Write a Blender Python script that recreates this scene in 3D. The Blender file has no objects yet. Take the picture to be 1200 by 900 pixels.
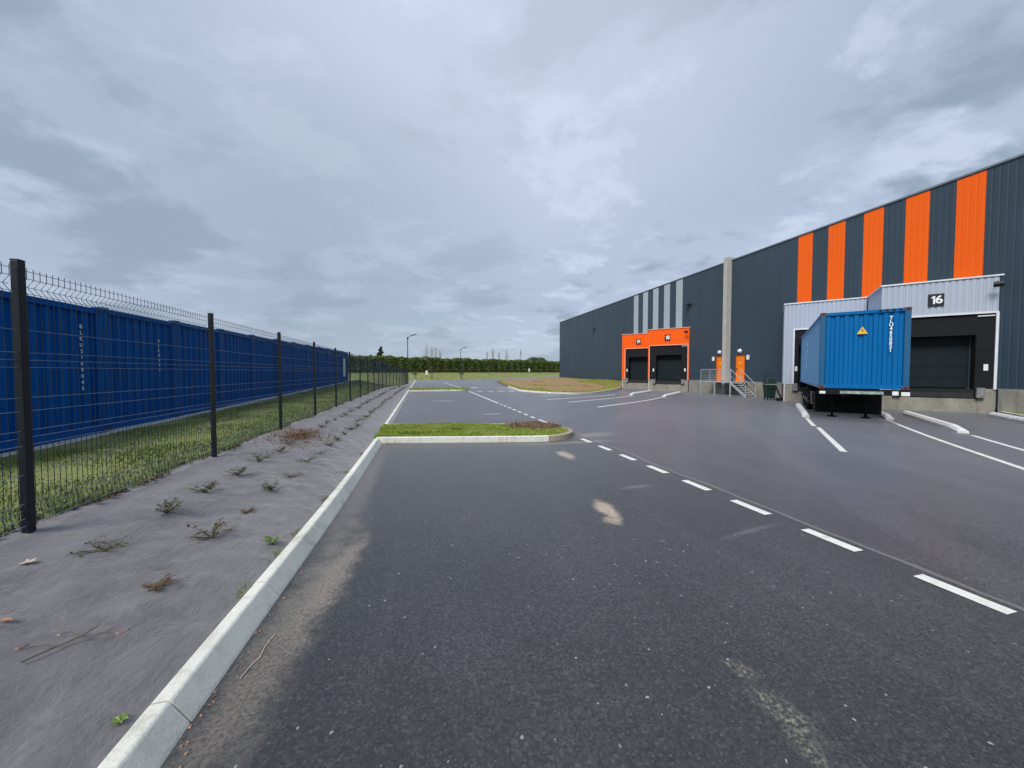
import bpy, bmesh, math, random
import numpy as np
from mathutils import Vector, Matrix
R = math.radians
random.seed(7)
rng = np.random.default_rng(11)
sc = bpy.context.scene
C = sc.collection

# ------------------------------------------------------------------ tags
def tag(o, label=None, cat=None, group=None, kind=None):
    if label: o['label'] = label
    if cat: o['category'] = cat
    if group: o['group'] = group
    if kind: o['kind'] = kind
    return o

def thing(name, label, cat, loc=(0, 0, 0), rz=0, group=None):
    o = bpy.data.objects.new(name, None)
    o.empty_display_size = .2
    C.objects.link(o)
    o.location = loc
    o.rotation_euler = (0, 0, rz)
    return tag(o, label, cat, group)

def copy_tree(o, parent=None):
    c = o.copy()
    C.objects.link(c)
    c.parent = parent
    for ch in list(o.children):
        copy_tree(ch, c)
    return c

# ------------------------------------------------------------------ mesh builder
class MB:
    def __init__(s):
        s.v = []; s.f = []
    def add(s, vs, fs):
        n = len(s.v)
        s.v += [tuple(p) for p in vs]
        s.f += [tuple(i + n for i in f) for f in fs]
        return s
    def box(s, x0, y0, z0, x1, y1, z1):
        vs = [(x0, y0, z0), (x1, y0, z0), (x1, y1, z0), (x0, y1, z0), (x0, y0, z1), (x1, y0, z1), (x1, y1, z1), (x0, y1, z1)]
        return s.add(vs, [(0, 3, 2, 1), (4, 5, 6, 7), (0, 1, 5, 4), (1, 2, 6, 5), (2, 3, 7, 6), (3, 0, 4, 7)])
    def prism(s, poly, z0, z1):
        n = len(poly)
        vs = [(x, y, z0) for x, y in poly] + [(x, y, z1) for x, y in poly]
        fs = [tuple(range(n - 1, -1, -1)), tuple(range(n, 2 * n))]
        fs += [(i, (i + 1) % n, n + (i + 1) % n, n + i) for i in range(n)]
        return s.add(vs, fs)
    def tube(s, path, r, n=6, r1=None, caps=True):
        path = [Vector(p) for p in path]
        m = len(path)
        vs = []; fs = []
        up = Vector((0, 0, 1))
        for i, p in enumerate(path):
            d = (path[min(i + 1, m - 1)] - path[max(i - 1, 0)]).normalized()
            ref = up if abs(d.z) < .9 else Vector((1, 0, 0))
            a = d.cross(ref).normalized(); b = a.cross(d).normalized()
            rr = r if r1 is None else r + (r1 - r) * i / max(1, m - 1)
            for k in range(n):
                t = 2 * math.pi * k / n + math.pi / n
                vs.append(p + a * (rr * math.cos(t)) + b * (rr * math.sin(t)))
        for i in range(m - 1):
            for k in range(n):
                k2 = (k + 1) % n
                fs.append((i * n + k, i * n + k2, (i + 1) * n + k2, (i + 1) * n + k))
        if caps:
            fs.append(tuple(range(n))[::-1]); fs.append(tuple((m - 1) * n + k for k in range(n)))
        return s.add(vs, fs)
    def corr(s, p0, u, out, length, z0, z1, period, depth, prof=(.0, .55, .68, .87), phase=0.0):
        """vertical ribbed sheet; prof = fractions: flat end, slope end, groove end (of a period)"""
        p0 = Vector((p0[0], p0[1], 0)); u = Vector((u[0], u[1], 0)); out = Vector((out[0], out[1], 0))
        keys = [(0, 0), (prof[1], 0), (prof[2], -depth), (prof[3], -depth), (1, 0)]
        pts = []
        k = math.floor(-phase / period) - 1
        def val(t):
            t = ((t - phase) / period) % 1.0
            for (a, da), (b, db) in zip(keys, keys[1:]):
                if a <= t <= b:
                    return da + (db - da) * (t - a) / max(1e-9, b - a)
            return 0
        ts = [0.0]
        while k * period + phase < length:
            for a, _ in keys[:-1]:
                t = (k + a) * period + phase
                if 1e-4 < t < length - 1e-4: ts.append(t)
            k += 1
        ts.append(length)
        ts = sorted(set(round(t, 5) for t in ts))
        vs = []
        for t in ts:
            q = p0 + u * t + out * val(t)
            vs.append((q.x, q.y, z0)); vs.append((q.x, q.y, z1))
        fs = [(2 * i, 2 * i + 2, 2 * i + 3, 2 * i + 1) for i in range(len(ts) - 1)]
        return s.add(vs, fs)
    def build(s, name, mat, parent=None, smooth=False, bevel=0, loc=None, label=None):
        me = bpy.data.meshes.new(name)
        me.from_pydata(s.v, [], s.f)
        me.materials.append(mat)
        if smooth: me.polygons.foreach_set('use_smooth', [True] * len(me.polygons))
        me.update()
        o = bpy.data.objects.new(name, me)
        C.objects.link(o)
        if parent: o.parent = parent
        if loc: o.location = loc
        if bevel:
            b = o.modifiers.new('bevel', 'BEVEL'); b.width = bevel; b.segments = 2; b.limit_method = 'ANGLE'
        if label: o['label'] = label
        return o

def text(name, body, size, mat, parent, loc, rot=(R(90), 0, 0), line=1.0, ext=.002):
    cu = bpy.data.curves.new(name, 'FONT')
    cu.body = body; cu.size = size; cu.align_x = 'CENTER'; cu.align_y = 'CENTER'
    cu.space_line = line; cu.extrude = ext; cu.resolution_u = 3; cu.offset = size * .022
    tmp = bpy.data.objects.new('tmp', cu); C.objects.link(tmp)
    dg = bpy.context.evaluated_depsgraph_get()
    me = bpy.data.meshes.new_from_object(tmp.evaluated_get(dg))
    bpy.data.objects.remove(tmp); bpy.data.curves.remove(cu)
    me.materials.clear(); me.materials.append(mat)
    o = bpy.data.objects.new(name, me); C.objects.link(o)
    o.parent = parent; o.location = loc; o.rotation_euler = rot
    return o

# ------------------------------------------------------------------ materials
class NT:
    def __init__(s, name):
        s.m = bpy.data.materials.new(name); s.m.use_nodes = True
        s.n = s.m.node_tree.nodes; s.l = s.m.node_tree.links
        s.b = s.n['Principled BSDF']
        s.tc = s.n.new('ShaderNodeTexCoord')
        s.geo = s.n.new('ShaderNodeNewGeometry')
        s.pos = s.geo.outputs['Position']
        s.obj = s.tc.outputs['Object']
    def node(s, t, **kw):
        x = s.n.new(t)
        for k, v in kw.items(): setattr(x, k, v)
        return x
    def put(s, sock, v):
        if hasattr(v, 'is_linked') or hasattr(v, 'links'): s.l.new(v, sock)
        else:
            if isinstance(v, (tuple, list)) and len(v) == 3 and len(sock.default_value) == 4: v = (*v, 1)
            sock.default_value = v
    def noise(s, co, scale, detail=4, rough=.55, dist=0, out='Fac'):
        x = s.node('ShaderNodeTexNoise')
        s.put(x.inputs['Vector'], co); x.inputs['Scale'].default_value = scale
        x.inputs['Detail'].default_value = detail; x.inputs['Roughness'].default_value = rough
        x.inputs['Distortion'].default_value = dist
        return x.outputs[out]
    def voro(s, co, scale, out='Distance', feature='F1'):
        x = s.node('ShaderNodeTexVoronoi', feature=feature)
        s.put(x.inputs['Vector'], co); x.inputs['Scale'].default_value = scale
        return x.outputs[out]
    def ramp(s, f, a, b, lo=0., hi=1.):
        x = s.node('ShaderNodeMapRange', interpolation_type='SMOOTHSTEP')
        s.put(x.inputs['Value'], f)
        x.inputs['From Min'].default_value = a; x.inputs['From Max'].default_value = b
        x.inputs['To Min'].default_value = lo; x.inputs['To Max'].default_value = hi
        return x.outputs[0]
    def mix(s, f, a, b, mode='MIX'):
        x = s.node('ShaderNodeMix', data_type='RGBA', blend_type=mode)
        s.put(x.inputs[0], f); s.put(x.inputs[6], a); s.put(x.inputs[7], b)
        return x.outputs[2]
    def math(s, op, a, b=0., c=0.):
        x = s.node('ShaderNodeMath', operation=op)
        s.put(x.inputs[0], a); s.put(x.inputs[1], b)
        if len(x.inputs) > 2: s.put(x.inputs[2], c)
        return x.outputs[0]
    def scale(s, co, v, rot=(0, 0, 0), loc=(0, 0, 0)):
        x = s.node('ShaderNodeMapping'); s.put(x.inputs['Vector'], co)
        x.inputs['Scale'].default_value = v; x.inputs['Rotation'].default_value = rot; x.inputs['Location'].default_value = loc
        return x.outputs[0]
    def bump(s, h, strength=.3, dist=.01):
        x = s.node('ShaderNodeBump'); s.put(x.inputs['Height'], h)
        x.inputs['Strength'].default_value = strength; x.inputs['Distance'].default_value = dist
        s.l.new(x.outputs[0], s.b.inputs['Normal'])
    def base(s, c): s.put(s.b.inputs['Base Color'], c)
    def rough(s, r): s.put(s.b.inputs['Roughness'], r)
    def blob(s, cx, cy, rx, ry, ang, soft=.45, nz=None):
        """ground-fixed ellipse mask with ragged edge"""
        v = s.scale(s.pos, (1, 1, 0), loc=(-cx, -cy, 0))
        v = s.scale(v, (1, 1, 1), rot=(0, 0, -ang))
        v = s.scale(v, (1 / rx, 1 / ry, 0))
        x = s.node('ShaderNodeVectorMath', operation='LENGTH'); s.put(x.inputs[0], v)
        d = x.outputs['Value']
        if nz is not None: d = s.math('ADD', d, nz)
        return s.ramp(d, 1 + soft * .3, 1 - soft, 0, 1)

def solid(name, col, rough=.6, metal=0., var=.12, scale=3., dirt=None, bump=0, spec=.5):
    t = NT(name)
    n = t.noise(t.pos, scale, 5)
    c = t.mix(t.ramp(n, .3, .7), tuple(x * (1 - var) for x in col), tuple(min(1, x * (1 + var)) for x in col))
    if dirt:
        n2 = t.noise(t.scale(t.pos, (1, 1, .25)), scale * 3.1, 6, .7)
        c = t.mix(t.ramp(n2, .58, .75, 0, dirt[1]), c, dirt[0])
    t.base(c); t.rough(t.ramp(n, .2, .8, max(.02, rough - .07), min(1, rough + .07)))
    t.b.inputs['Metallic'].default_value = metal
    t.b.inputs['Specular IOR Level'].default_value = spec
    if bump: t.bump(t.noise(t.pos, 60, 4), bump, .004)
    return t.m

M = {}
# asphalt --------------------------------------------------
def asphalt(name):
    t = NT(name)
    sep = t.node('ShaderNodeSeparateXYZ'); t.put(sep.inputs[0], t.pos)
    X, Y = sep.outputs[0], sep.outputs[1]
    big = t.noise(t.pos, .35, 4, .6)
    mid = t.noise(t.scale(t.pos, (1, .35, 1)), 1.6, 6, .65)
    fine = t.voro(t.pos, 80, 'Color')
    g = t.noise(t.pos, 170, 3, .8)
    g2 = t.noise(t.pos, 42, 4, .8)
    lane = t.mix(t.ramp(mid, .3, .7), (.021, .022, .024), (.034, .035, .038))
    yard = t.mix(t.ramp(mid, .3, .7), (.040, .038, .042), (.060, .057, .063))
    wob = t.math('MULTIPLY', t.math('SUBTRACT', t.noise(t.pos, .8, 3), .5), .25)
    side = t.ramp(t.math('ADD', X, wob), 4.0, 4.12)
    c = t.mix(side, lane, yard)
    c = t.mix(t.ramp(big, .35, .7, 0, .4), c, (.105, .104, .118))
    # old tyre arcs across the yard
    arc = t.node('ShaderNodeTexWave', wave_type='RINGS', rings_direction='Z'); t.put(arc.inputs['Vector'], t.scale(t.pos, (1, 1, 0), loc=(-34, 12, 0)))
    arc.inputs['Scale'].default_value = .16; arc.inputs['Distortion'].default_value = 3.5; arc.inputs['Detail'].default_value = 3
    c = t.mix(t.math('MULTIPLY', side, t.ramp(arc.outputs['Fac'], .72, .98, 0, .35)), c, (.13, .125, .14))
    c = t.mix(t.ramp(t.noise(t.scale(t.pos, (1, .6, 1), loc=(4, 2, 0)), .9, 7, .7), .54, .72, 0, .45), c, (.020, .020, .023))
    c = t.mix(t.ramp(t.noise(t.scale(t.pos, (3.2, .12, 1)), 1.0, 4, .6), .56, .70, 0, .30), c, (.095, .095, .10))
    # aggregate
    sepc = t.node('ShaderNodeSeparateXYZ'); t.put(sepc.inputs[0], fine)
    c = t.mix(t.ramp(sepc.outputs[0], .1, .6, .75, 0), c, (.010, .010, .012))
    c = t.mix(t.ramp(sepc.outputs[0], .8, 1, 0, .4), c, (.12, .12, .125))
    g3 = t.noise(t.pos, 38, 6, .85)
    c = t.mix(t.ramp(g3, .40, .62, .35, 0), c, (.012, .012, .014))
    c = t.mix(t.ramp(g3, .55, .70, 0, .22), c, (.14, .14, .145))
    c = t.mix(t.ramp(g, .54, .68, 0, .45), c, (.15, .148, .155))
    c = t.mix(t.ramp(g2, .54, .68, 0, .45), c, (.018, .018, .021))
    spk = t.ramp(sepc.outputs[1], .9975, .999)
    c = t.mix(t.math('MULTIPLY', spk, t.ramp(sepc.outputs[2], .3, .6)), c, (.28, .28, .28))
    # joint between the two surfacing lanes
    j = t.math('ABSOLUTE', t.math('SUBTRACT', t.math('ADD', X, wob), 4.06))
    c = t.mix(t.ramp(j, .035, .012, 0, .55), c, (.19, .185, .18))
    # transverse seams far off
    # sandy dirt
    nz = t.math('MULTIPLY', t.math('SUBTRACT', t.noise(t.pos, 5, 7, .75), .5), 1.9)
    grain = t.ramp(t.noise(t.pos, 48, 6, .9), .36, .60)
    sand = (.30, .25, .20); dust = (.17, .155, .14)
    c = t.mix(t.math('MULTIPLY', t.blob(-.84, 2.7, .22, 1.75, R(-6), .8, nz), t.math('MULTIPLY', grain, .9)), c, (.21, .185, .155))
    c = t.mix(t.math('MULTIPLY', t.blob(-.70, 3.15, .13, .85, R(-8), .7, nz), t.math('MULTIPLY', grain, .8)), c, (.27, .225, .19))
    c = t.mix(t.math('MULTIPLY', t.blob(-.86, 5.6, .2, 3.2, 0, .8, nz), .5), c, dust)
    for (cx, cy, rx, ry, a, k) in ((2.76, 6.85, .15, .40, .0, .95), (2.13, 4.0, .13, .36, -.12, 1.0), (2.04, 3.66, .10, .12, .4, .6)):
        c = t.mix(t.math('MULTIPLY', t.blob(cx, cy, rx, ry, a, .6, nz), k), c, t.mix(t.noise(t.pos, 14, 4), (.42, .36, .27), (.22, .19, .15)))
    gr = t.ramp(t.noise(t.pos, 40, 5, .8), .47, .62)
    for (cx, cy, rx, ry, a) in ((1.70, 1.64, .07, .1, .5), (1.69, 1.38, .09, .18, .1), (1.62, 1.22, .06, .1, .0), (3.72, 1.36, .1, .12, 0)):
        c = t.mix(t.math('MULTIPLY', t.blob(cx, cy, rx, ry, a, .9, nz), t.math('MULTIPLY', gr, .8)), c, (.27, .26, .19))
    c = t.mix(t.math('MULTIPLY', t.blob(4.4, 8.9, .8, .35, .3, .9, nz), .6), c, (.25, .21, .16))
    c = t.mix(t.math('MULTIPLY', t.blob(3.4, 8.05, 1.5, .16, 0, .9, nz), .5), c, (.25, .22, .18))
    c = t.mix(t.math('MULTIPLY', t.blob(3.0, 4.7, .3, .07, .1, .9, nz), .35), c, (.2, .2, .2))
    c = t.mix(t.math('MULTIPLY', t.blob(3.3, 3.1, .45, .05, .2, .9, nz), .3), c, (.2, .2, .2))
    t.base(c)
    t.rough(t.mix(side, t.ramp(big, .3, .7, .36, .46), t.ramp(mid, .3, .7, .30, .40)))
    t.b.inputs['Specular IOR Level'].default_value = .6
    t.b.inputs['Sheen Weight'].default_value = 1.0; t.b.inputs['Sheen Roughness'].default_value = .24; t.b.inputs['Sheen Tint'].default_value = (1, .95, .96, 1); t.b.inputs['Diffuse Roughness'].default_value = 1
    h = t.math('ADD', t.math('MULTIPLY', g, 1.0), t.math('MULTIPLY', sepc.outputs[0], .5))
    t.bump(h, .38, .0025)
    return t.m
M['asphalt'] = asphalt('asphalt')

def concrete(name, c0, c1, stain=(.2, .18, .14), k=.5, moss=None):
    t = NT(name)
    n = t.noise(t.pos, 1.3, 6, .65); n2 = t.noise(t.scale(t.pos, (1, 1, .3)), 3.5, 6, .7); g = t.noise(t.pos, 90, 4, .8)
    c = t.mix(t.ramp(n, .3, .7), c0, c1)
    c = t.mix(t.ramp(n2, .48, .72, 0, k), c, stain)
    if moss: c = t.mix(t.ramp(t.noise(t.pos, 4.2, 6, .7), .5, .68, 0, .6), c, moss)
    c = t.mix(t.ramp(g, .5, .72, 0, .45), c, tuple(x * .5 for x in c0))
    c = t.mix(t.ramp(t.noise(t.pos, 30, 5, .8), .52, .70, 0, .40), c, stain)
    t.base(c); t.rough(.85); t.bump(t.math('ADD', g, t.noise(t.pos, 22, 5, .7)), .6, .006)
    return t.m
M['kerb'] = concrete('kerb_concrete', (.68, .69, .62), (.78, .78, .71), (.48, .49, .42), .5, (.40, .39, .32))
M['kerb_dirty'] = concrete('kerb_concrete_dirty', (.34, .29, .21), (.42, .37, .28), (.22, .16, .10), .7)
M['plinth'] = concrete('plinth_concrete', (.23, .225, .19), (.34, .33, .28), (.14, .135, .10), .65)
M['pillar'] = concrete('pillar_concrete', (.42, .41, .38), (.48, .47, .43), (.34, .32, .28), .4)
M['pad'] = concrete('pad_concrete', (.38, .40, .40), (.5, .52, .5))

def paintmark(name, col, wear=.5):
    t = NT(name)
    n = t.noise(t.pos, 7, 6, .75); g = t.noise(t.pos, 70, 4, .8)
    c = t.mix(t.ramp(n, .45, .75, 0, wear), col, (.22, .22, .22))
    c = t.mix(t.ramp(g, .58, .7, 0, .5), c, (.35, .35, .34))
    t.base(c); t.rough(.7); t.bump(g, .4, .003)
    return t.m
M['mark'] = paintmark('white_road_paint', (.72, .72, .68), .45)
M['mark_old'] = paintmark('worn_road_paint', (.55, .55, .53), .85)
M['mark_yellow'] = paintmark('sandy_road_paint', (.62, .52, .32), .6)
M['guide'] = concrete('guide_paint', (.70, .71, .70), (.80, .80, .79), (.42, .40, .37), .6)

# ground cover ---------------------------------------------
def membrane(name):
    t = NT(name)
    v = t.scale(t.pos, (1, .8, 1))
    n = t.noise(v, 1.1, 5, .6, .6); m = t.noise(t.pos, 6, 6, .7, .5); g = t.noise(t.pos, 130, 4, .8)
    c = t.mix(t.ramp(n, .3, .7), (.145, .138, .142), (.185, .175, .188))
    c = t.mix(t.ramp(m, .5, .75, 0, .6), c, (.27, .26, .255))
    c = t.mix(t.ramp(t.noise(t.pos, 2.2, 6, .7), .55, .75, 0, .5), c, (.15, .145, .12))
    c = t.mix(t.ramp(g, .55, .75, 0, .35), c, (.09, .09, .09))
    c = t.mix(t.ramp(t.noise(t.pos, 28, 6, .85), .56, .70, 0, .45), c, (.30, .29, .28))
    c = t.mix(t.ramp(t.noise(t.pos, 3.1, 7, .75), .50, .68, 0, .40), c, (.095, .09, .092))
    t.base(c); t.rough(.8)
    t.b.inputs['Sheen Weight'].default_value = .5; t.b.inputs['Sheen Roughness'].default_value = .35
    f1 = t.noise(t.scale(t.pos, (.35, 1, 1), rot=(0, 0, R(12))), 2.6, 3, .5, .6)
    f2 = t.noise(t.scale(t.pos, (1, .45, 1), rot=(0, 0, R(-38))), 3.4, 4, .55, .8)
    w1 = t.math('SUBTRACT', 1, t.ramp(t.math('ABSOLUTE', t.math('SUBTRACT', f1, .5)), 0, .03))
    w2 = t.math('SUBTRACT', 1, t.ramp(t.math('ABSOLUTE', t.math('SUBTRACT', f2, .52)), 0, .04))
    m2 = t.noise(t.scale(t.pos, (1.6, .8, 1), rot=(0, 0, R(25))), 4.5, 5, .6)
    h = t.math('ADD', t.math('MULTIPLY', m2, 1.3), t.math('ADD', t.math('MULTIPLY', w1, .05), t.math('MULTIPLY', g, .14)))
    t.bump(h, .75, .035)
    return t.m
M['membrane'] = membrane('weed_membrane')

def field(name, greens, browns, bk=(.5, .7), far=True):
    t = NT(name)
    n = t.noise(t.pos, .12, 5, .6); m = t.noise(t.pos, 1.4, 6, .7); g = t.noise(t.pos, 30, 5, .8)
    c = t.mix(t.ramp(m, .3, .7), greens[0], greens[1])
    c = t.mix(t.ramp(t.math('ADD', t.math('MULTIPLY', n, .5), t.math('MULTIPLY', m, .5)), bk[0], bk[1]), c, t.mix(m, browns[0], browns[1]))
    c = t.mix(t.ramp(g, .45, .7, 0, .5), c, tuple(x * .45 for x in greens[0]))
    t.base(c); t.rough(.95); t.b.inputs['Specular IOR Level'].default_value = .15; t.bump(g, .8, .03)
    return t.m
M['field'] = field('meadow_ground', ((.20, .23, .085), (.27, .29, .12)), ((.30, .29, .15), (.34, .31, .18)), (.5, .68))
M['turf'] = field('turf_ground', ((.11, .14, .03), (.17, .20, .055)), ((.20, .17, .08), (.24, .19, .10)), (.56, .72))
M['mound'] = field('bare_mound', ((.080, .105, .030), (.12, .14, .05)), ((.30, .185, .10), (.36, .25, .145)), (.22, .34))
M['earth'] = field('brown_earth', ((.11, .075, .045), (.15, .10, .06)), ((.20, .13, .08), (.15, .1, .06)))

def leafy(name, cols, rough=.65, sc_=.9):
    t = NT(name)
    n = t.noise(t.pos, sc_, 3); oi = t.node('ShaderNodeObjectInfo')
    rp = t.node('ShaderNodeAttribute', attribute_name='tone')
    c = t.mix(rp.outputs['Fac'], cols[0], cols[1])
    c = t.mix(t.ramp(n, .45, .75, 0, .7), c, cols[2])
    t.base(c); t.rough(rough); t.b.inputs['Specular IOR Level'].default_value = .25
    return t.m
M['blades'] = leafy('grass_blades', ((.12, .165, .045), (.21, .26, .085), (.30, .29, .15)), .7, 1.6)
M['blades_bright'] = leafy('bright_grass_blades', ((.17, .25, .028), (.31, .38, .06), (.36, .36, .12)), .7, 1.6)
M['blades_pale'] = leafy('pale_grass_blades', ((.20, .26, .07), (.32, .36, .12), (.36, .34, .17)), .7, .5)
M['blades_dry'] = leafy('dry_grass_blades', ((.20, .11, .065), (.30, .19, .12), (.17, .11, .07)), .8, 1.6)
M['hedge_leaf'] = leafy('hedge_leaves', ((.07, .115, .03), (.15, .20, .05), (.18, .20, .06)), .7, .35)
M['tree_leaf'] = leafy('tree_leaves', ((.035, .06, .03), (.07, .10, .045), (.09, .11, .05)), .7, .3)
M['shrub_leaf'] = leafy('shrub_leaves', ((.07, .085, .03), (.13, .13, .05), (.17, .10, .05)), .6, 5)
M['shrub_red'] = leafy('shrub_leaves_red', ((.16, .06, .035), (.14, .12, .05), (.2, .1, .05)), .6, 5)
M['bark'] = solid('bark', (.10, .075, .055), .85, var=.3, scale=8)
M['twig'] = solid('dry_twig', (.13, .095, .07), .8, var=.4, scale=20)
M['poplar'] = solid('hazed_poplar_twigs', (.40, .41, .44), .9, var=.15)  # distance haze is mixed into the twig colour, pale towards the sky
M['deadleaf'] = solid('pale_dead_leaf', (.55, .45, .36), .7, var=.2, scale=30)
M['deadleaf_brown'] = solid('brown_dead_leaf', (.36, .20, .12), .7, var=.3, scale=30)
M['greenleaf'] = solid('sprout_leaf', (.16, .26, .05), .6, var=.3, scale=30)
M['stone'] = solid('pale_pebble', (.36, .35, .33), .8, var=.3, scale=40)

# coatings ---------------------------------------------------
def clad(name, col, rough=.42, streak=.25, spec=.4):
    t = NT(name)
    n = t.noise(t.scale(t.pos, (1, 1, .12)), 1.4, 5, .6); n2 = t.noise(t.pos, .25, 3)
    c = t.mix(t.ramp(n, .35, .7, 0, streak), col, tuple(x * .72 for x in col))
    c = t.mix(t.ramp(n2, .4, .7, 0, .3), c, tuple(min(1, x * 1.25) for x in col))
    t.base(c); t.rough(t.ramp(n, .3, .7, rough - .06, rough + .1)); t.b.inputs['Specular IOR Level'].default_value = spec
    return t.m
M['navy'] = clad('dark_blue_grey_cladding', (.034, .058, .082))
M['orange'] = clad('orange_cladding', (.93, .125, .004), .5, .10, .25)
M['grey'] = clad('light_grey_cladding', (.40, .45, .54), .42, .15)
M['stripegrey'] = clad('pale_grey_cladding', (.37, .43, .48), .45, .12)
M['trim'] = solid('white_trim', (.70, .72, .74), .45, var=.06)
M['trim_orange'] = solid('pale_orange_trim', (.75, .38, .28), .5, var=.06)
M['cap'] = solid('roof_flashing', (.16, .19, .23), .4)
M['roof'] = solid('roof_sheet', (.3, .31, .32), .8)
M['rubber'] = solid('black_shelter_fabric', (.010, .011, .015), .8, var=.3, scale=2, spec=.25)
M['blackgap'] = solid('black_recess', (.006, .007, .008), .8)
M['dockdoor'] = solid('dark_sectional_door', (.008, .016, .021), .65, var=.15, spec=.2)
M['bumper'] = solid('grey_rubber_bumper', (.19, .19, .20), .75, var=.3, scale=8)
M['plate'] = solid('dark_number_plate', (.008, .013, .017), .7)
M['white'] = solid('white_lettering', (.82, .83, .83), .55, var=.04)
M['idwhite'] = solid('container_lettering', (.50, .60, .68), .6, var=.15, scale=9)
M['sticker'] = solid('white_sticker', (.75, .78, .78), .5, var=.08, scale=10)
M['yellow'] = solid('yellow_warning', (.85, .50, .04), .5, var=.05)
M['darkmetal'] = solid('black_metal', (.02, .021, .024), .45, var=.2)
M['fencemetal'] = solid('fence_coating', (.007, .010, .016), .5, var=.08, scale=3, spec=.3)
M['fencewire'] = solid('fence_wire', (.010, .026, .045), .6, var=.1, scale=4, spec=.2)
M['fencewire_h'] = solid('fence_wire_sky_lit', (.17, .22, .30), .35, var=.1, scale=4)  # same wire, with the sky's reflection on top painted in as lighter colour
M['galv'] = solid('galvanised_steel', (.48, .52, .54), .42, .35, .15, 6)
M['lampglass'] = solid('opal_lamp_cover', (.8, .8, .8), .3, var=.03)
M['door'] = clad('orange_door', (.90, .20, .01), .45, .1, .25)
M['doorframe'] = solid('dark_red_door_frame', (.22, .035, .015), .5)
M['green'] = solid('dark_green_plastic', (.006, .026, .020), .5, var=.25, scale=5)
M['green_light'] = solid('pale_green_rim', (.16, .24, .21), .5, var=.2)
M['tyre'] = solid('tyre_rubber', (.009, .009, .009), .85, var=.3, scale=9, spec=.2)
M['rim'] = solid('wheel_rim', (.25, .26, .27), .5, .4, .2, 9)
M['chassis'] = solid('chassis_steel', (.008, .008, .009), .7, var=.3, spec=.2, dirt=((.05, .025, .015), .4))
M['redlens'] = solid('red_lens', (.35, .02, .015), .3)
M['seafoam'] = solid('reflective_strip', (.30, .38, .35), .35, var=.4, scale=14)

def boxpaint(name, col, rust=.5, fade=None, spec=.4):
    t = NT(name)
    n = t.noise(t.scale(t.pos, (1, 1, .2)), 2.2, 6, .65); n2 = t.noise(t.pos, 6, 7, .75)
    c = t.mix(t.ramp(n, .35, .75, 0, .55), col, fade or tuple(min(1, x * 1.5 + .01) for x in col))
    c = t.mix(t.ramp(n2, .60, .72, 0, rust), c, (.13, .055, .03))
    c = t.mix(t.ramp(t.noise(t.scale(t.pos, (1, 1, .06)), 9, 5, .7), .56, .74, 0, .35), c, tuple(x * .45 + .02 for x in col))
    t.base(c); t.rough(t.ramp(n, .3, .7, .45, .6)); t.b.inputs['Specular IOR Level'].default_value = spec; t.bump(n, .15, .02)
    return t.m
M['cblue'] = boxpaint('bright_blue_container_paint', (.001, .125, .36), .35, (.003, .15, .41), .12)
M['cside'] = boxpaint('sky_paled_blue_container_side', (.14, .34, .60), .2, (.22, .42, .64), .5)  # glancing sky reflection on the long side is painted in as paler blue
M['cpost'] = boxpaint('weathered_corner_post', (.008, .105, .25), .9, (.05, .12, .20), .2)
M['crust'] = boxpaint('rusted_casting', (.12, .035, .025), .9, (.18, .07, .05))
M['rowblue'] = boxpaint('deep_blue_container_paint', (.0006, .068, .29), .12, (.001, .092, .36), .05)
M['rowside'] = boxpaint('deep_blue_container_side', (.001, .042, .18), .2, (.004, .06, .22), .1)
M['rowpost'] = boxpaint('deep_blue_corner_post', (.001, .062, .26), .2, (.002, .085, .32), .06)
M['rowroof'] = boxpaint('container_roof', (.02, .08, .2), .3, (.06, .14, .26))

# ------------------------------------------------------------------ level functions
def ss(a, b, x):
    t = min(1., max(0., (x - a) / (b - a))); return t * t * (3 - 2 * t)
def road(X, Y):
    return -.3 * ss(4.5, 17, X) * (1 - min(1., max(0., (Y - 45) / 15)))
def far(X, Y): return 1.4 * ss(74, 104, Y)
def fence_z(Y):
    return .46 - .44 * ss(26, 50, Y) + far(0, Y)
def cont_z(Y):
    return .31 + .0172 * (max(-20, min(Y, 40)) - 8) * (1 if Y > 8 else .3)
def left(X, Y):
    b = cont_z(Y) * (1 - ss(42, 70, Y)) + far(X, Y)
    return fence_z(Y) + (b - fence_z(Y)) * ss(-2.85, -6.6, X)
def kerb_x(Y):
    return float(np.interp(Y, [-8, 1.7, 2.4, 4.4, 5.7, 8.9, 11.4, 32.7, 80], [-1.27, -1.25, -1.23, -1.15, -1.12, -1.09, -1.11, -1.22, -1.30]))
def fence_x(Y): return -2.87 + .9 * ss(28, 56, Y)

# ------------------------------------------------------------------ setting
def axis(segs):
    out = []
    for a, b, st in segs:
        n = max(1, round((b - a) / st))
        out += [a + (b - a) * i / n for i in range(n)]
    return out + [segs[-1][1]]

def grid(xs, ys, zf):
    mb = MB()
    nx = len(xs)
    mb.v = [(x, y, zf(x, y)) for y in ys for x in xs]
    mb.f = [(j * nx + i, j * nx + i + 1, (j + 1) * nx + i + 1, (j + 1) * nx + i) for j in range(len(ys) - 1) for i in range(nx - 1)]
    return mb

def ground_z(X, Y):
    if X < -3: 
        return left(X, Y) - .004
    if Y > 76.5: return far(X, Y) - .02
    if X > 28: return far(X, Y) - .3 * (1 - ss(40, 70, Y))
    return road(X, Y) - .10
gx = axis([(-900, -60, 140), (-60, -8, 4), (-8, -3.2, .8), (-3.05, -1.2, .925), (-1.2, 28, 1.46), (28.2, 80, 5), (80, 900, 137)])
gy = axis([(-900, -60, 140), (-60, -8, 6), (-8, 74, 1), (74, 120, 2), (120, 300, 20), (300, 1500, 200)])
tag(grid(gx, gy, ground_z).build('ground', M['field'], smooth=True), kind='structure')

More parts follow.
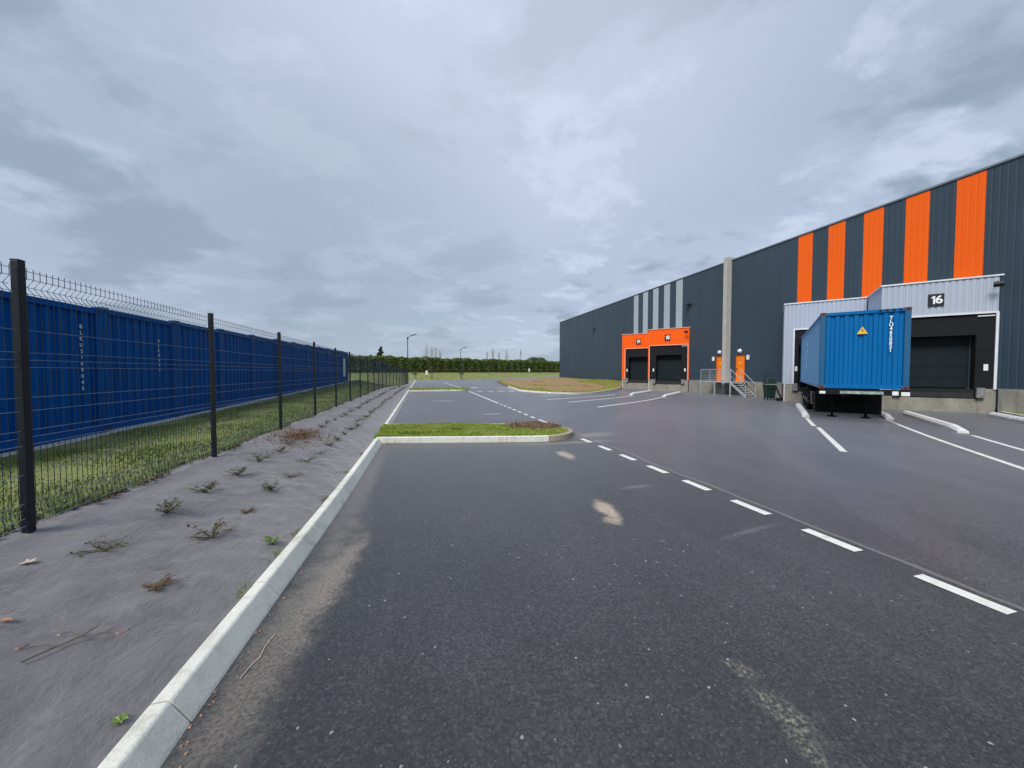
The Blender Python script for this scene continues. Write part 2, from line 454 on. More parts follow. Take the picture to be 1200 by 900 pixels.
ax = axis([(-1.2, 4.4, .8), (4.4, 17.2, .64), (17.2, 26.05, 2.2)])
ay = axis([(-25, -3, 2), (-3, 44, 1), (44, 60, 1), (60, 76.5, 3)])
tag(grid(ax, ay, road).build('asphalt_road', M['asphalt'], smooth=True), kind='structure')
# road that turns off to the right behind the grass bank
mb = MB(); pts = []
for k in range(25):
    X = 3 + k * 2.6
    Yc = 75.0 + 11 * ss(6, 44, X) + .12 * max(0, X - 30)
    pts.append((X, Yc))
for i, (X, Yc) in enumerate(pts):
    w = 3.6
    mb.v += [(X, Yc - w, far(X, Yc - w) + .03), (X, Yc, far(X, Yc) + .05), (X, Yc + w, far(X, Yc + w) + .03)]
for i in range(len(pts) - 1):
    a = i * 3
    mb.f += [(a, a + 3, a + 4, a + 1), (a + 1, a + 4, a + 5, a + 2)]
tag(mb.build('side_road', M['asphalt'], smooth=True), kind='structure')

# membrane covered bank
def wrinkle(x, y):
    return (.012 * math.sin(7.3 * x + 3.1 * y + 1.7 * math.sin(2.3 * y)) + .010 * math.sin(-9.1 * x + 4.7 * y + 2 * math.sin(3.1 * x + y))
            + .008 * math.sin(17 * x + 11 * y + math.sin(5 * y)) + .006 * math.sin(23 * y - 13 * x + 2 * math.sin(4 * x)) + .007 * max(0, math.sin(13 * y + 5 * x + 3 * math.sin(1.7 * y + 2 * x))) ** 5)
def bank_z(X, Y):
    x0 = kerb_x(Y) + .02; x1 = fence_x(Y) - .07
    t = min(1., max(0., (x0 - X) / (x0 - x1)))
    e = math.sin(math.pi * min(1, t)) ** .5 if 0 < t < 1 else 0
    return .085 + (fence_z(Y) + .01 - .085) * (t ** .85) + wrinkle(X, Y) * e
ys = axis([(-6, 0, .3), (0, 9, .06), (9, 20, .12), (20, 76, .6)])
mb = MB(); nx = 30
for y in ys:
    edge = .05 * math.sin(3.1 * y) + .035 * math.sin(7.7 * y + 1) + .02 * math.sin(19 * y)
    x0 = kerb_x(y) + .02; x1 = fence_x(y) - .10 + edge
    for i in range(nx + 1):
        X = x0 + (x1 - x0) * i / nx
        mb.v.append((X, y, bank_z(X, y)))
for j in range(len(ys) - 1):
    for i in range(nx):
        a = j * (nx + 1) + i
        mb.f.append((a, a + nx + 1, a + nx + 2, a + 1))
tag(mb.build('membrane_bank', M['membrane'], smooth=True), kind='structure')

# kerbs: profile swept in 1 m stones
def sweep(mb, path, prof, seg=1.0, gap=.008, zf=None):
    P = [Vector((p[0], p[1], 0)) for p in path]
    cum = [0]
    for a, b in zip(P, P[1:]): cum.append(cum[-1] + (b - a).length)
    L = cum[-1]
    def at(s):
        s = min(max(s, 0), L)
        for i in range(len(P) - 1):
            if s <= cum[i + 1] + 1e-9:
                t = (s - cum[i]) / max(1e-9, cum[i + 1] - cum[i])
                return P[i].lerp(P[i + 1], t)
        return P[-1]
    n = max(1, round(L / seg)); st = L / n
    for k in range(n):
        subs = 3
        ring = []
        jz = random.uniform(-.0015, .0015); jx = random.uniform(-.0015, .0015)
        for q in range(subs + 1):
            s = k * st + gap / 2 + (st - gap) * q / subs
            p = at(s); d = (at(s + .03) - at(s - .03)).normalized()
            nrm = Vector((d.y, -d.x, 0))
            base = zf(p.x, p.y) if zf else road(p.x, p.y)
            ring.append([(p.x + nrm.x * (o + jx), p.y + nrm.y * (o + jx), base + z + (jz if z > .02 else 0)) for o, z in prof])
        m = len(prof); v0 = len(mb.v)
        for r_ in ring: mb.v += r_
        for q in range(subs):
            for i in range(m):
                i2 = (i + 1) % m
                mb.f.append((v0 + q * m + i, v0 + q * m + i2, v0 + (q + 1) * m + i2, v0 + (q + 1) * m + i))
        c0 = len(mb.v); mb.v += ring[0] + ring[-1]
        mb.f.append(tuple(c0 + i for i in range(m))[::-1]); mb.f.append(tuple(c0 + m + i for i in range(m)))
PROF = [(0, -.15), (0, .104), (.004, .112), (.012, .118), (.022, .120), (.074, .121), (.084, .118), (.092, .111), (.161, .014), (.170, -.002), (.174, -.15)]
mb = MB()
sweep(mb, [(kerb_x(y), y) for y in np.arange(-6, 9.01, .5)], PROF, 1.0, .009)
mb.v = mb.v
tag(mb.build('kerb', M['kerb']), kind='structure')
mb = MB()
sweep(mb, [(kerb_x(y), y) for y in np.arange(11.35, 76, 1.7)], PROF, 1.0, .009)
tag(mb.build('kerb', M['kerb']), kind='structure')

# planted island ---------------------------------------------
def arc_pts(cx, cy, r, a0, a1, n):
    return [(cx + r * math.cos(R(a0 + (a1 - a0) * i / n)), cy + r * math.sin(R(a0 + (a1 - a0) * i / n))) for i in range(n + 1)]
isl_path = [(-1.06, 9.02), (1.0, 8.62), (2.75, 8.28)] + arc_pts(2.88, 9.28, .98, -88, 62, 12) + [(2.6, 10.55), (1.0, 11.0), (-1.06, 11.38)]
IP = [(0, -.1), (0, .125), (-.012, .132), (-.11, .132), (-.12, .12), (-.12, -.1)]
mb = MB()
sweep(mb, isl_path[:4], IP, 1.0, .006)
tag(mb.build('island_kerb', M['kerb']), kind='structure')
mb = MB(); sweep(mb, isl_path[3:-2], IP, .5, .006)
tag(mb.build('island_kerb', M['kerb_dirty']), kind='structure')
mb = MB(); sweep(mb, isl_path[-3:], IP, 1.0, .006)
tag(mb.build('island_kerb', M['kerb']), kind='structure')

def fan(mb, poly, zf, rings=8, c=None):
    n = len(poly)
    cx = sum(p[0] for p in poly) / n; cy = sum(p[1] for p in poly) / n
    if c: cx, cy = c
    v0 = len(mb.v)
    for r_ in range(rings + 1):
        t = 1 - r_ / (rings + .0)
        if r_ == rings:
            mb.v.append((cx, cy, zf(cx, cy, 1))); break
        for (x, y) in poly:
            X = cx + (x - cx) * t; Y = cy + (y - cy) * t
            mb.v.append((X, Y, zf(X, Y, 1 - t)))
    for r_ in range(rings - 1):
        for i in range(n):
            i2 = (i + 1) % n
            mb.f.append((v0 + r_ * n + i, v0 + r_ * n + i2, v0 + (r_ + 1) * n + i2, v0 + (r_ + 1) * n + i))
    last = v0 + (rings - 1) * n; ce = v0 + rings * n
    for i in range(n): mb.f.append((last + i, last + (i + 1) % n, ce))
def inset(poly, k, c):
    return [(c[0] + (x - c[0]) * k, c[1] + (y - c[1]) * k) for x, y in poly]
isl_in = [(-1.10, 9.0), (-1.0, 9.14), (1.0, 8.74), (2.75, 8.4)] + arc_pts(2.88, 9.28, .87, -88, 62, 12) + [(2.55, 10.43), (1.0, 10.9), (-1.10, 11.28)]
mb = MB(); fan(mb, isl_in, lambda X, Y, t: .112 + .03 * min(1, t * 4), 8, (1.2, 9.9))
tag(mb.build('island_turf', M['turf'], smooth=True), kind='structure')

# second island far down the lane
mb = MB()
isl2 = [(-1.15, 32.4), (3.0, 32.3)] + arc_pts(3.0, 33.3, 1.0, -90, 90, 8) + [(-1.15, 34.4)]
sweep(mb, isl2, IP, 1.0, .01)
tag(mb.build('island_kerb', M['kerb']), kind='structure')
mb = MB(); fan(mb, inset(isl2, .97, (1.2, 33.3)), lambda X, Y, t: .12 + .03 * min(1, t * 4), 4, (1.2, 33.3))
tag(mb.build('island_turf', M['turf'], smooth=True), kind='structure')

# bare mound at the far corner of the warehouse
mpoly = [(9.1, 36), (8.7, 33), (9.1, 30.8), (10.4, 29.1), (12.3, 28.9), (14.5, 30.2), (17.3, 33.2), (20, 36.2), (23.2, 40.3), (25.9, 42.6),
         (25.95, 50), (25.95, 58), (25.95, 68), (24, 72), (20, 71.5), (16.0, 69.5), (13.2, 66), (11.9, 60), (10.8, 50), (9.8, 42)]
def mound_z(X, Y, t=None):
    e = 1.0 if t is None else min(1., t * 2.6)
    e = e * e * (3 - 2 * e)
    return road(X, Y) + .12 + e * (.20 + .25 * ss(14, 24, X)) + (.62 - road(X, Y) - .35) * ss(19, 25.9, X) * ss(40, 44, Y)
mb = MB(); fan(mb, mpoly, mound_z, 10, (16.5, 46))
tag(mb.build('earth_mound', M['mound'], smooth=True), kind='structure')
mb = MB(); sweep(mb, mpoly[::-1][11:] + [] if False else [mpoly[i] for i in (19, 0, 1, 2, 3, 4, 5, 6, 7, 8)], [(0, -.2), (0, .13), (.14, .13), (.16, -.2)], 1.0, .01)
tag(mb.build('mound_kerb', M['kerb']), kind='structure')
# verge right of the dock
vp = [(26, 11.15), (24.5, 9.85), (24.5, -24), (26, -24)]
mb = MB(); mb.prism(vp[::-1], -.28, -.18)
tag(mb.build('verge', M['turf']), kind='structure')
mb = MB(); sweep(mb, [(24.5, -24), (24.5, 9.85), (25.95, 11.13)], [(0, -.2), (0, .14), (-.12, .14), (-.12, -.2)][::-1], 1.0, .01)
tag(mb.build('verge_kerb', M['kerb']), kind='structure')
# concrete strip below the container row
mb = MB()
sweep(mb, [(-6.42, y) for y in range(-2, 40, 2)], [(0, -.1), (0, .03), (-.45, .03), (-.45, -.1)][::-1], 2.0, .01, zf=lambda x, y: cont_z(y) - .02)
tag(mb.build('container_pad', M['pad']), kind='structure')

# ------------------------------------------------------------------ grass blades
def blades(name, pts, hs, mat, width=.006, lean=.5, n3=2, parent=None, kind='stuff', label=None, cat=None):
    pts = np.asarray(pts, float); n = len(pts)
    hs = np.asarray(hs, float) * rng.uniform(.5, 1.3, n)
    w = width * rng.uniform(.6, 1.5, n)
    if np.ndim(width): w = width
    a = rng.uniform(0, 2 * np.pi, n); b = rng.uniform(0, 2 * np.pi, n)
    ln = rng.uniform(0, lean, n) * hs
    dx, dy = np.cos(a) * w, np.sin(a) * w
    lx, ly = np.cos(b) * ln, np.sin(b) * ln
    v = np.zeros((n, 5, 3))
    v[:, 0] = pts; v[:, 0, 0] -= dx; v[:, 0, 1] -= dy
    v[:, 1] = pts; v[:, 1, 0] += dx; v[:, 1, 1] += dy
    mid = pts + np.stack([lx * .35, ly * .35, hs * .6], 1)
    v[:, 2] = mid; v[:, 2, 0] += dx * .7; v[:, 2, 1] += dy * .7
    v[:, 3] = mid; v[:, 3, 0] -= dx * .7; v[:, 3, 1] -= dy * .7
    v[:, 4] = pts + np.stack([lx, ly, hs], 1)
    me = bpy.data.meshes.new(name)
    idx = np.arange(n)[:, None] * 5
    quad = (idx + np.array([[0, 1, 2, 3]])); tri = (idx + np.array([[3, 2, 4]]))
    loops = np.concatenate([quad.ravel(), tri.ravel()])
    me.vertices.add(n * 5); me.vertices.foreach_set('co', v.ravel())
    me.loops.add(len(loops)); me.loops.foreach_set('vertex_index', loops)
    st = np.concatenate([np.arange(n) * 4, 4 * n + np.arange(n) * 3])
    me.polygons.add(2 * n); me.polygons.foreach_set('loop_start', st)
    at = me.attributes.new('tone', 'FLOAT', 'POINT')
    at.data.foreach_set('value', np.repeat(rng.uniform(0, 1, n), 5))
    me.materials.append(mat); me.update(calc_edges=True); me.validate()
    o = bpy.data.objects.new(name, me); C.objects.link(o)
    if parent: o.parent = parent
    if kind: tag(o, label, cat, kind=kind)
    return o

# lawn behind the fence: density falls off with distance
P_, H_, W_ = [], [], []
N = 85000
yy = 1.5 + 38 * rng.uniform(0, 1, N) ** 1.9
xx = rng.uniform(-6.42, -2.93, N)
cl = np.sin(xx * 3.1 + 1.3 * np.sin(yy * 2.1)) + np.sin(yy * 2.7 + xx)
for x, y, c in zip(xx, yy, cl):
    P_.append((x, y, left(x, y) - .01)); H_.append(.032 + .012 * c + .0005 * y); W_.append(.004 + .0006 * y)
tall = rng.uniform(0, 1, N) < .012
H_ = np.array(H_); H_[tall] *= 2.2
blades('lawn_grass', P_, H_, M['blades'], np.array(W_), .8, label='green mown grass strip between the mesh fence and the blue containers', cat='grass')
# ragged weeds along the foot of the fence
P_, H_ = [], []
for k in range(9000):
    y = 1.5 + 32 * random.random() ** 1.5
    x = fence_x(y) - .06 - abs(random.gauss(0, .06)) + .05 * math.sin(3.1 * y)
    P_.append((x, y, left(min(x, -2.9), y) - .01)); H_.append(.05 + .05 * (math.sin(y * 5) > .3))
blades('fence_weeds', P_, H_, M['blades'], .005, .9, label='ragged weeds growing along the foot of the mesh fence', cat='weeds')

mb = MB()
for k in range(700):
    y = 1.5 + 20 * random.random() ** 1.4; x = fence_x(y) - .06 + random.gauss(0, .035) + .05 * math.sin(3.1 * y) + .035 * math.sin(7.7 * y + 1)
    s_ = random.uniform(.012, .03); a = random.uniform(0, 6.28); z = fence_z(y) + .015
    mb.add([(x - s_, y, z), (x, y - s_, z - .008), (x + s_ * math.cos(a), y + s_ * math.sin(a), z + .02), (x, y + s_, z)], [(0, 1, 2), (0, 2, 3)])
tag(mb.build('leaf_litter', M['earth']), 'dead leaves and crumbs of earth caught along the foot of the mesh fence', 'leaves', kind='stuff')

def inside(poly, x, y):
    c = False; j = len(poly) - 1
    for i in range(len(poly)):
        xi, yi = poly[i]; xj, yj = poly[j]
        if (yi > y) != (yj > y) and x < (xj - xi) * (y - yi) / (yj - yi) + xi: c = not c
        j = i
    return c
P_, H_ = [], []
while len(P_) < 42000:
    x = random.uniform(-1.1, 3.9); y = random.uniform(8.2, 11.5)
    if inside(isl_in, x, y) and not (x > 2.3 + .5 * math.sin(y * 3) and random.random() < .75):
        P_.append((x, y, .125)); H_.append(.036 + .014 * math.sin(3 * x + 2 * math.sin(4 * y)))
blades('island_grass', P_, H_, M['blades_bright'], .0075, 1.3, label='bright green grass on the kerbed island between the parking bays', cat='grass')
P_, H_ = [], []
while len(P_) < 9000:
    x = random.uniform(-1.2, 4); y = random.uniform(32.3, 34.4)
    if inside(isl2, x, y): P_.append((x, y, .13)); H_.append(.09)
blades('island_grass', P_, H_, M['blades_bright'], .018, .8, label='thin strip of grass on the far island across the parking lane', cat='grass')
P_, H_ = [], []
while len(P_) < 11000:
    x = random.uniform(8.7, 26); y = random.uniform(28.9, 70)
    if not inside(inset(mpoly, .985, (16.5, 46)), x, y): continue
    f = math.sin(x * .9 + 2 * math.sin(y * .31)) + math.sin(y * .5 + x * .4)
    edge = not inside(inset(mpoly, .90, (16.5, 46)), x, y)
    if (edge and random.random() < .5) or (x > 20.5 and y < 47) or (f > 1.5 and random.random() < .3) or random.random() < .01:
        t = 1 - 0
        # ring parameter for the height
        lo, hi = 0., 1.
        for _ in range(9):
            md = (lo + hi) / 2
            if inside(inset(mpoly, md, (16.5, 46)), x, y): hi = md
            else: lo = md
        P_.append((x, y, mound_z(x, y, 1 - hi) - .02)); H_.append(.13)
blades('mound_grass', P_, H_, M['blades_bright'], .03, .8, label='patchy grass growing over the bare brown mound beside the warehouse', cat='grass')
P_ = []
while len(P_) < 6000:
    x = random.uniform(24.55, 25.9); y = random.uniform(-6, 11)
    if inside(vp, x, y): P_.append((x, y, -.18))
blades('verge_grass', P_, [.07] * len(P_), M['blades_bright'], .012, .8, label='small strip of grass against the warehouse plinth right of the grey dock', cat='grass')
# meadow beyond the car park
P_, H_ = [], []
for k in range(26000):
    y = random.uniform(77, 112); x = random.uniform(-30, 55)
    Yc = 75.0 + 11 * ss(6, 44, x) + .12 * max(0, x - 30)
    if abs(y - Yc) < 4 and x > 2: continue
    P_.append((x, y, far(x, y) - .03)); H_.append(.16)
blades('meadow_grass', P_, H_, M['blades_pale'], .05, .8, label='rough grass field between the end of the car park and the long hedge', cat='grass')

# ------------------------------------------------------------------ painted markings
def strip(mb, a, b, w, dz=.004, n=1):
    a = Vector((a[0], a[1], 0)); b = Vector((b[0], b[1], 0))
    d = (b - a); L = d.length; d.normalize(); nn = Vector((-d.y, d.x, 0)) * w / 2
    n = max(1, int(L / 1.0)); v0 = len(mb.v)
    for i in range(n + 1):
        p = a + d * (L * i / n)
        for s_ in (-1, 1):
            q = p + nn * s_
            mb.v.append((q.x, q.y, road(q.x, q.y) + dz))
    for i in range(n): mb.f.append((v0 + 2 * i, v0 + 2 * i + 2, v0 + 2 * i + 3, v0 + 2 * i + 1))
mb = MB()
for k in range(-6, 8):
    y0 = 1.6 + .905 * k
    strip(mb, (3.905 - .012 * k, y0), (3.895 - .012 * k, y0 + .49), .115)
tag(mb.build('dashed_line', M['mark']), kind='structure')
mb = MB(); strip(mb, (3.92, 11.3), (3.90, 12.2), .11)
for k in range(7): strip(mb, (3.88, 12.6 + k * .92), (3.88, 13.1 + k * .92), .11)
strip(mb, (3.87, 19.1), (3.84, 31.6), .12); strip(mb, (4.0, 35), (3.2, 60), .12)
tag(mb.build('lane_line', M['mark']), kind='structure')
mb = MB(); strip(mb, (.55, 21.4), (1.75, 21.4), .18); strip(mb, (2.3, 14.2), (3.0, 14.2), .12)
tag(mb.build('bay_mark', M['mark_old']), kind='structure')
mb = MB(); mb2 = MB()
for k in range(5):
    t = mb2 if k == 1 else mb
    strip(t, (4.75 + .95 * k, 31.0 + .05 * k), (4.75 + .95 * k, 31.75 + .05 * k), .48)
strip(mb, (5.3, 38.0), (5.3, 39.6), .7)
tag(mb.build('speed_table_mark', M['mark_old']), kind='structure')
tag(mb2.build('speed_table_mark', M['mark_yellow']), kind='structure')
# docks stand at 48.8 degrees to the wall: s runs into the dock, q across it
AX = Vector((.752, .659)); QX = Vector((.659, -.752))
def sq(s, q): p = AX * s + QX * q; return (p.x, p.y)
mb = MB()
for (s0, s1, q) in ((10.7, 16.15, 1.30), (16.55, 19.9, 1.22), (10.8, 21.0, 3.86), (5.5, 17.4, 5.06), (8, 18.5, 7.75)):
    strip(mb, sq(s0, q), sq(s1, q), .13)
for (s0, s1, q) in ((17.1, 29.8, -6.95), (18.8, 30.9, -9.4), (19.6, 31.5, -11.2)):
    strip(mb, sq(s0, q), sq(s1, q), .15)
tag(mb.build('bay_line', M['mark']), kind='structure')
mb = MB(); strip(mb, sq(22, -13.2), sq(31, -13.4), .13)
tag(mb.build('bay_line', M['mark_old']), kind='structure')

# ------------------------------------------------------------------ wheel guides
def guide(s0, s1, q, label, split=True):
    p = sq(s0, q)
    t = thing('wheel_guide', label, 'wheel guide', (p[0], p[1], road(*p)), math.atan2(AX.y, AX.x), 'white wheel guides in front of the loading docks')
    L = s1 - s0
    zs = lambda x: road(*sq(s0 + x, q)) - road(*p)
    cuts = [0, L * .48, L] if split else [0, L]
    for a, b in zip(cuts, cuts[1:]):
        a += .01; b -= .01
        m = MB(); n = 4
        prof = [(-.13, -.05), (-.13, .10), (-.07, .19), (.07, .19), (.13, .10), (.13, -.05)]
        for i in range(n + 1):
            f = i / n; x = a + (b - a) * f
            k = 1
            if i == 0 and a < .1: k = .55
            m.v += [(x, y, zs(x) + z * k) for y, z in prof]
        for i in range(n):
            for j in range(6):
                j2 = (j + 1) % 6
                m.f.append((i * 6 + j, i * 6 + j2, (i + 1) * 6 + j2, (i + 1) * 6 + j))
        m.f += [(5, 4, 3, 2, 1, 0), tuple(n * 6 + j for j in range(6))]
        m.build('guide_rail', M['guide'], t, bevel=.015)
guide(20.3, 26.3, 1.22, 'white kerb-like wheel guide left of the trailer under the blue container')
guide(21.3, 26.3, 3.98, 'white wheel guide with a cranked end right of the trailer under the blue container')
guide(17.9, 24.1, 5.02, 'long low white wheel guide in front of the empty dock numbered 16')
guide(21.9, 25.4, 7.95, 'white wheel guide beside the small verge at the right edge')
guide(30.1, 36.2, -6.87, 'white wheel guide in front of the right orange dock, on the staircase side')
guide(31.2, 37.2, -9.75, 'white wheel guide running up between the two orange docks')

# ------------------------------------------------------------------ warehouse
W = thing('warehouse', 'long dark blue-grey corrugated warehouse with orange and grey vertical stripes', 'warehouse', (26, 0, -.3))
WX, WY0, WY1, WZ0, WZ1 = 0, -26, 68, 1.15, 11.55   # local (z 0 = yard)
mb = MB(); mb.corr((0, WY1), (0, -1), (-1, 0), WY1 - WY0, WZ0, WZ1, .25, .009, (0, .62, .70, .84), phase=.0)
mb.build('wall', M['navy'], W)
mb = MB(); mb.box(.05, WY0, .2, 60, WY1, WZ1 - .02)
mb.build('wall_core', M['navy'], W)
mb = MB(); mb.box(-.06, WY0, WZ1, 60.1, WY1 + .06, WZ1 + .09)
mb.build('roof_flashing', M['cap'], W)
mb = MB()
n0 = 0
for a, b in ((WY0, 11.35), (22.0, 26.7), (27.35, 31.85), (16.75, 19.0)):
    mb.box(-.03, a, -.35, .04, b, WZ0 - .01)
mb.build('plinth', M['plinth'], W, bevel=.01)
mb = MB(); mb.corr((0, WY1), (0, -1), (-1, 0), WY1 - 40.4, .0, WZ0 - .012, .25, .009, (0, .62, .70, .84))
mb.build('lower_wall', M['navy'], W)
mb = MB(); mb.box(-.012, WY0, WZ0 - .01, .045, 26.7, WZ0 + .03); mb.box(-.012, 27.35, WZ0 - .01, .045, 40.4, WZ0 + .03)
mb.build('drip_trim', M['cap'], W)
for k in range(5):
    y = 12 + 2 * k
    m = MB(); m.corr((-.006, y + 1), (0, -1), (-1, 0), 1.0, 6.2, WZ1 - .05, .25, .006, (0, .66, .73, .83))
    m.build('stripe', M['orange'], W, label='orange vertical stripe above the grey docks')
for k in range(5):
    y = 33 + 2 * k
    m = MB(); m.corr((-.006, y + 1), (0, -1), (-1, 0), 1.0, 6.2, WZ1 - .05, .25, .006, (0, .66, .73, .83))
    m.build('stripe', M['stripegrey'], W, label='pale grey vertical stripe above the orange docks')
mb = MB(); mb.box(-.50, 26.82, -.2, .3, 27.20, WZ1 + .30)
mb.build('fire_wall', M['pillar'], W, bevel=.015)
for (y0, y1) in ((25.28, 26.16), (27.42, 28.32)):
    d = MB().box(-.015, y0, 1.16, .03, y1, 3.32).build('door', M['door'], W, bevel=.004)
    fr = MB(); fr.box(-.05, y0 - .07, 1.16, .03, y0, 3.39); fr.box(-.05, y1, 1.16, .03, y1 + .07, 3.39); fr.box(-.05, y0, 3.32, .03, y1, 3.39)
    fr.build('frame', M['doorframe'], d)
    MB().box(-.07, y1 - .14, 2.12, -.02, y1 - .08, 2.26).build('handle', M['darkmetal'], d, bevel=.005)
    tri = MB(); cy = (y0 + y1) / 2; z = 2.62
    tri.add([(-.018, cy - .15, z), (-.018, cy + .15, z), (-.018, cy, z + .26), (-.021, cy - .15, z), (-.021, cy + .15, z), (-.021, cy, z + .26)], [(0, 1, 2), (5, 4, 3), (0, 3, 4, 1), (1, 4, 5, 2), (2, 5, 3, 0)])
    tri.build('warning_sign', M['yellow'], d)
for y, z in ((25.80, 3.72), (27.98, 3.72)):
    m = MB(); m.tube([(-.01, y, z), (-.03, y, z), (-.10, y, z), (-.16, y, z)], .19, 12, .12)
    m.build('door_lamp', M['lampglass'], W, smooth=True)
for y, z in ((25.0, 3.15), (28.72, 3.15)):
    MB().box(-.03, y - .14, z - .17, -.0, y + .14, z + .2).build('wall_sign', M['sticker'], W, bevel=.004)
for y, z in ((31.9, 8.62), (52.9, 8.55)):
    m = MB(); m.box(-.42, y - .30, z, -.08, y + .30, z + .10); m.box(-.1, y - .08, z - .05, .02, y + .08, z + .18)
    m.build('wall_floodlight', M['darkmetal'], W, bevel=.01)

# ------------------------------------------------------------------ loading docks
ANG = -R(48.8)
def dock(S, cmat, name_mat_trim, jl, jr, number, label, lamp=True):
    t = thing('loading_dock', label, 'loading dock', (S[0], S[1], -.3), ANG, 'saw-tooth loading docks along the warehouse wall')
    Wd = 4.0; Dp = 3.50; HB = 1.15; HF = 4.73; HT = 6.40
    d0, d1 = .80, 3.28
    m = MB()
    m.box(.03, .03, -.3, d0 - .12, .5, HB); m.box(d1 + .12, .03, -.3, Wd - .06, .5, HB)
    m.box(d0 - .12, .03, -.3, d1 + .12, .5, .66)
    m.box(.03, .5, -.3, .3, Dp - .3, HB)
    m.build('concrete_base', M['plinth'], t, bevel=.012)
    MB().box(d0 - .11, .12, .665, d1 + .11, .48, HB - .02).build('dock_leveller', M['blackgap'], t)
    m = MB(); m.box(d0, .06, .70, d1, .115, .95)
    m.build('leveller_lip', M['darkmetal'], t)
    # upper cladding: fascia, left return, jambs, flat roof
    m = MB()
    m.corr((0, 0), (1, 0), (0, -1), Wd - .02, HF, HT, .22, .03)
    if jl > .15: m.corr((0, 0), (1, 0), (0, -1), jl, HB, HF, .22, .03)
    else: m.box(0, 0.001, HB, jl, .03, HF)
    m.box(Wd - jr, .001, HB, Wd - .02, .03, HF)
    m.corr((0, Dp - .06), (0, -1), (-1, 0), Dp - .06, HB, HT, .22, .03)
    m.build('cladding', cmat, t)
    m = MB(); m.prism([(.04, .04), (Wd - .08, .04), (.04, Dp - .2)], HT - .12, HT - .02)
    m.build('roof', M['roof'], t)
    m = MB(); m.box(-.05, -.05, HT, Wd + .22, .03, HT + .07); m.box(-.05, .03, HT, .03, Dp - .06, HT + .07)
    m.build('edge_trim', name_mat_trim if cmat is M['orange'] else M['trim'], t, bevel=.004)
    # white frame round the opening
    tm = name_mat_trim
    m = MB(); m.box(jl - .01, -.04, HB - .02, jl + .07, .04, HF + .05); m.box(Wd - jr - .08, -.04, HB - .02, Wd - jr, .04, HF + .05)
    m.box(jl + .07, -.04, HF - .03, Wd - jr - .08, .04, HF + .05)
    m.build('opening_frame', M['trim'] if cmat is not M['orange'] else tm, t, bevel=.004)
    x0, x1 = jl + .07, Wd - jr - .08
    m = MB(); m.box(x0, .06, 3.72, x1, .11, HF - .03)
    m.build('top_curtain', M['rubber'], t)
    for a, b in ((x0, d0 - .01), (d1 + .01, x1)):
        cu = MB().box(a, .061, HB + .0, b, .112, 3.72).build('side_curtain', M['rubber'], t)
        xc = (a + b) / 2 if b - a < .4 else (b - .25 if a < 1 else a + .32)
        MB().box(xc - .07, .045, 2.02, xc + .07, .059, 2.32).build('guide_sticker', M['sticker'], cu)
    MB().box(x1 - .55, -.0, HF - .16, x1 - .02, .055, HF - .11).build('dock_light', M['trim'], t)
    # inner reveal and door
    m = MB(); m.box(d0 - .05, .115, HB, d0, .75, 3.9); m.box(d1, .115, HB, d1 + .05, .75, 3.9); m.box(d0, .115, 3.80, d1, .75, 3.9)
    m.build('reveal', M['blackgap'], t)
    m = MB()
    for k in range(5):
        m.box(d0 + .001, .62, HB + .02 + k * .53, d1 - .001, .66, HB + .02 + k * .53 + .515)
    m.box(d0 + .002, .665, HB, d1 - .002, .70, 3.79)
    m.build('door', M['dockdoor'], t, bevel=.006)
    for x in (d0 - .16, d1 + .16):
        MB().box(x - .14, -.14, .72, x + .14, .028, 1.2).build('bumper', M['bumper'], t, bevel=.02)
    MB().box(.06, -.03, 0, .10, .028, HB).build('corner_guard', M['trim'], t)
    if number:
        x = 1.92; z = 5.50
        pl = MB().box(x - .27, -.05, z - .30, x + .27, -.02, z + .30).build('number_plate', M['plate'], t)
        d1 = MB(); a = [(-.165, .10), (-.165, .15), (-.10, .21), (-.035, .21), (-.035, -.18), (-.105, -.18), (-.105, .125)]
        d1.v = [(x + q[0], -.056, z + q[1] - .015) for q in a] + [(x + q[0], -.051, z + q[1] - .015) for q in a]
        d1.f = [tuple(range(6, -1, -1)), tuple(range(7, 14))] + [(i, (i + 1) % 7, 7 + (i + 1) % 7, 7 + i) for i in range(7)]
        d1.build('digit', M['white'], pl)
        text('digit', number[1], .54, M['white'], pl, (x + .095, -.053, z), ext=.002)
    if lamp:
        f = MB(); f.tube([(Wd - .22, -.02, 6.12), (Wd - .22, -.22, 6.12), (Wd - .22, -.34, 6.05)], .025, 6)
        f.add([], [])
        fl = f.build('lamp_arm', M['darkmetal'], t)
        MB().box(-.15, -.12, -.10, .15, .12, .04).build('floodlight', M['darkmetal'], fl, bevel=.02, loc=(Wd - .25, -.42, 5.98)).rotation_euler = (R(-35), 0, R(-15))
    return t
dock((23.40, 14.38), M['grey'], M['trim'], .10, .08, '16', 'open grey loading dock numbered 16 with its dark door showing, right of the blue container')
dock((23.36, 19.70), M['grey'], M['trim'], .50, .08, None, 'grey loading dock with the rear of the bright blue container inside it', lamp=False)
dock((23.36, 34.90), M['orange'], M['trim_orange'], .10, .08, '18', 'right orange-clad loading dock, nearer to the metal staircase')
dock((23.36, 40.20), M['orange'], M['trim_orange'], .35, .30, '19', 'left orange-clad loading dock next to the bare mound', lamp=False)

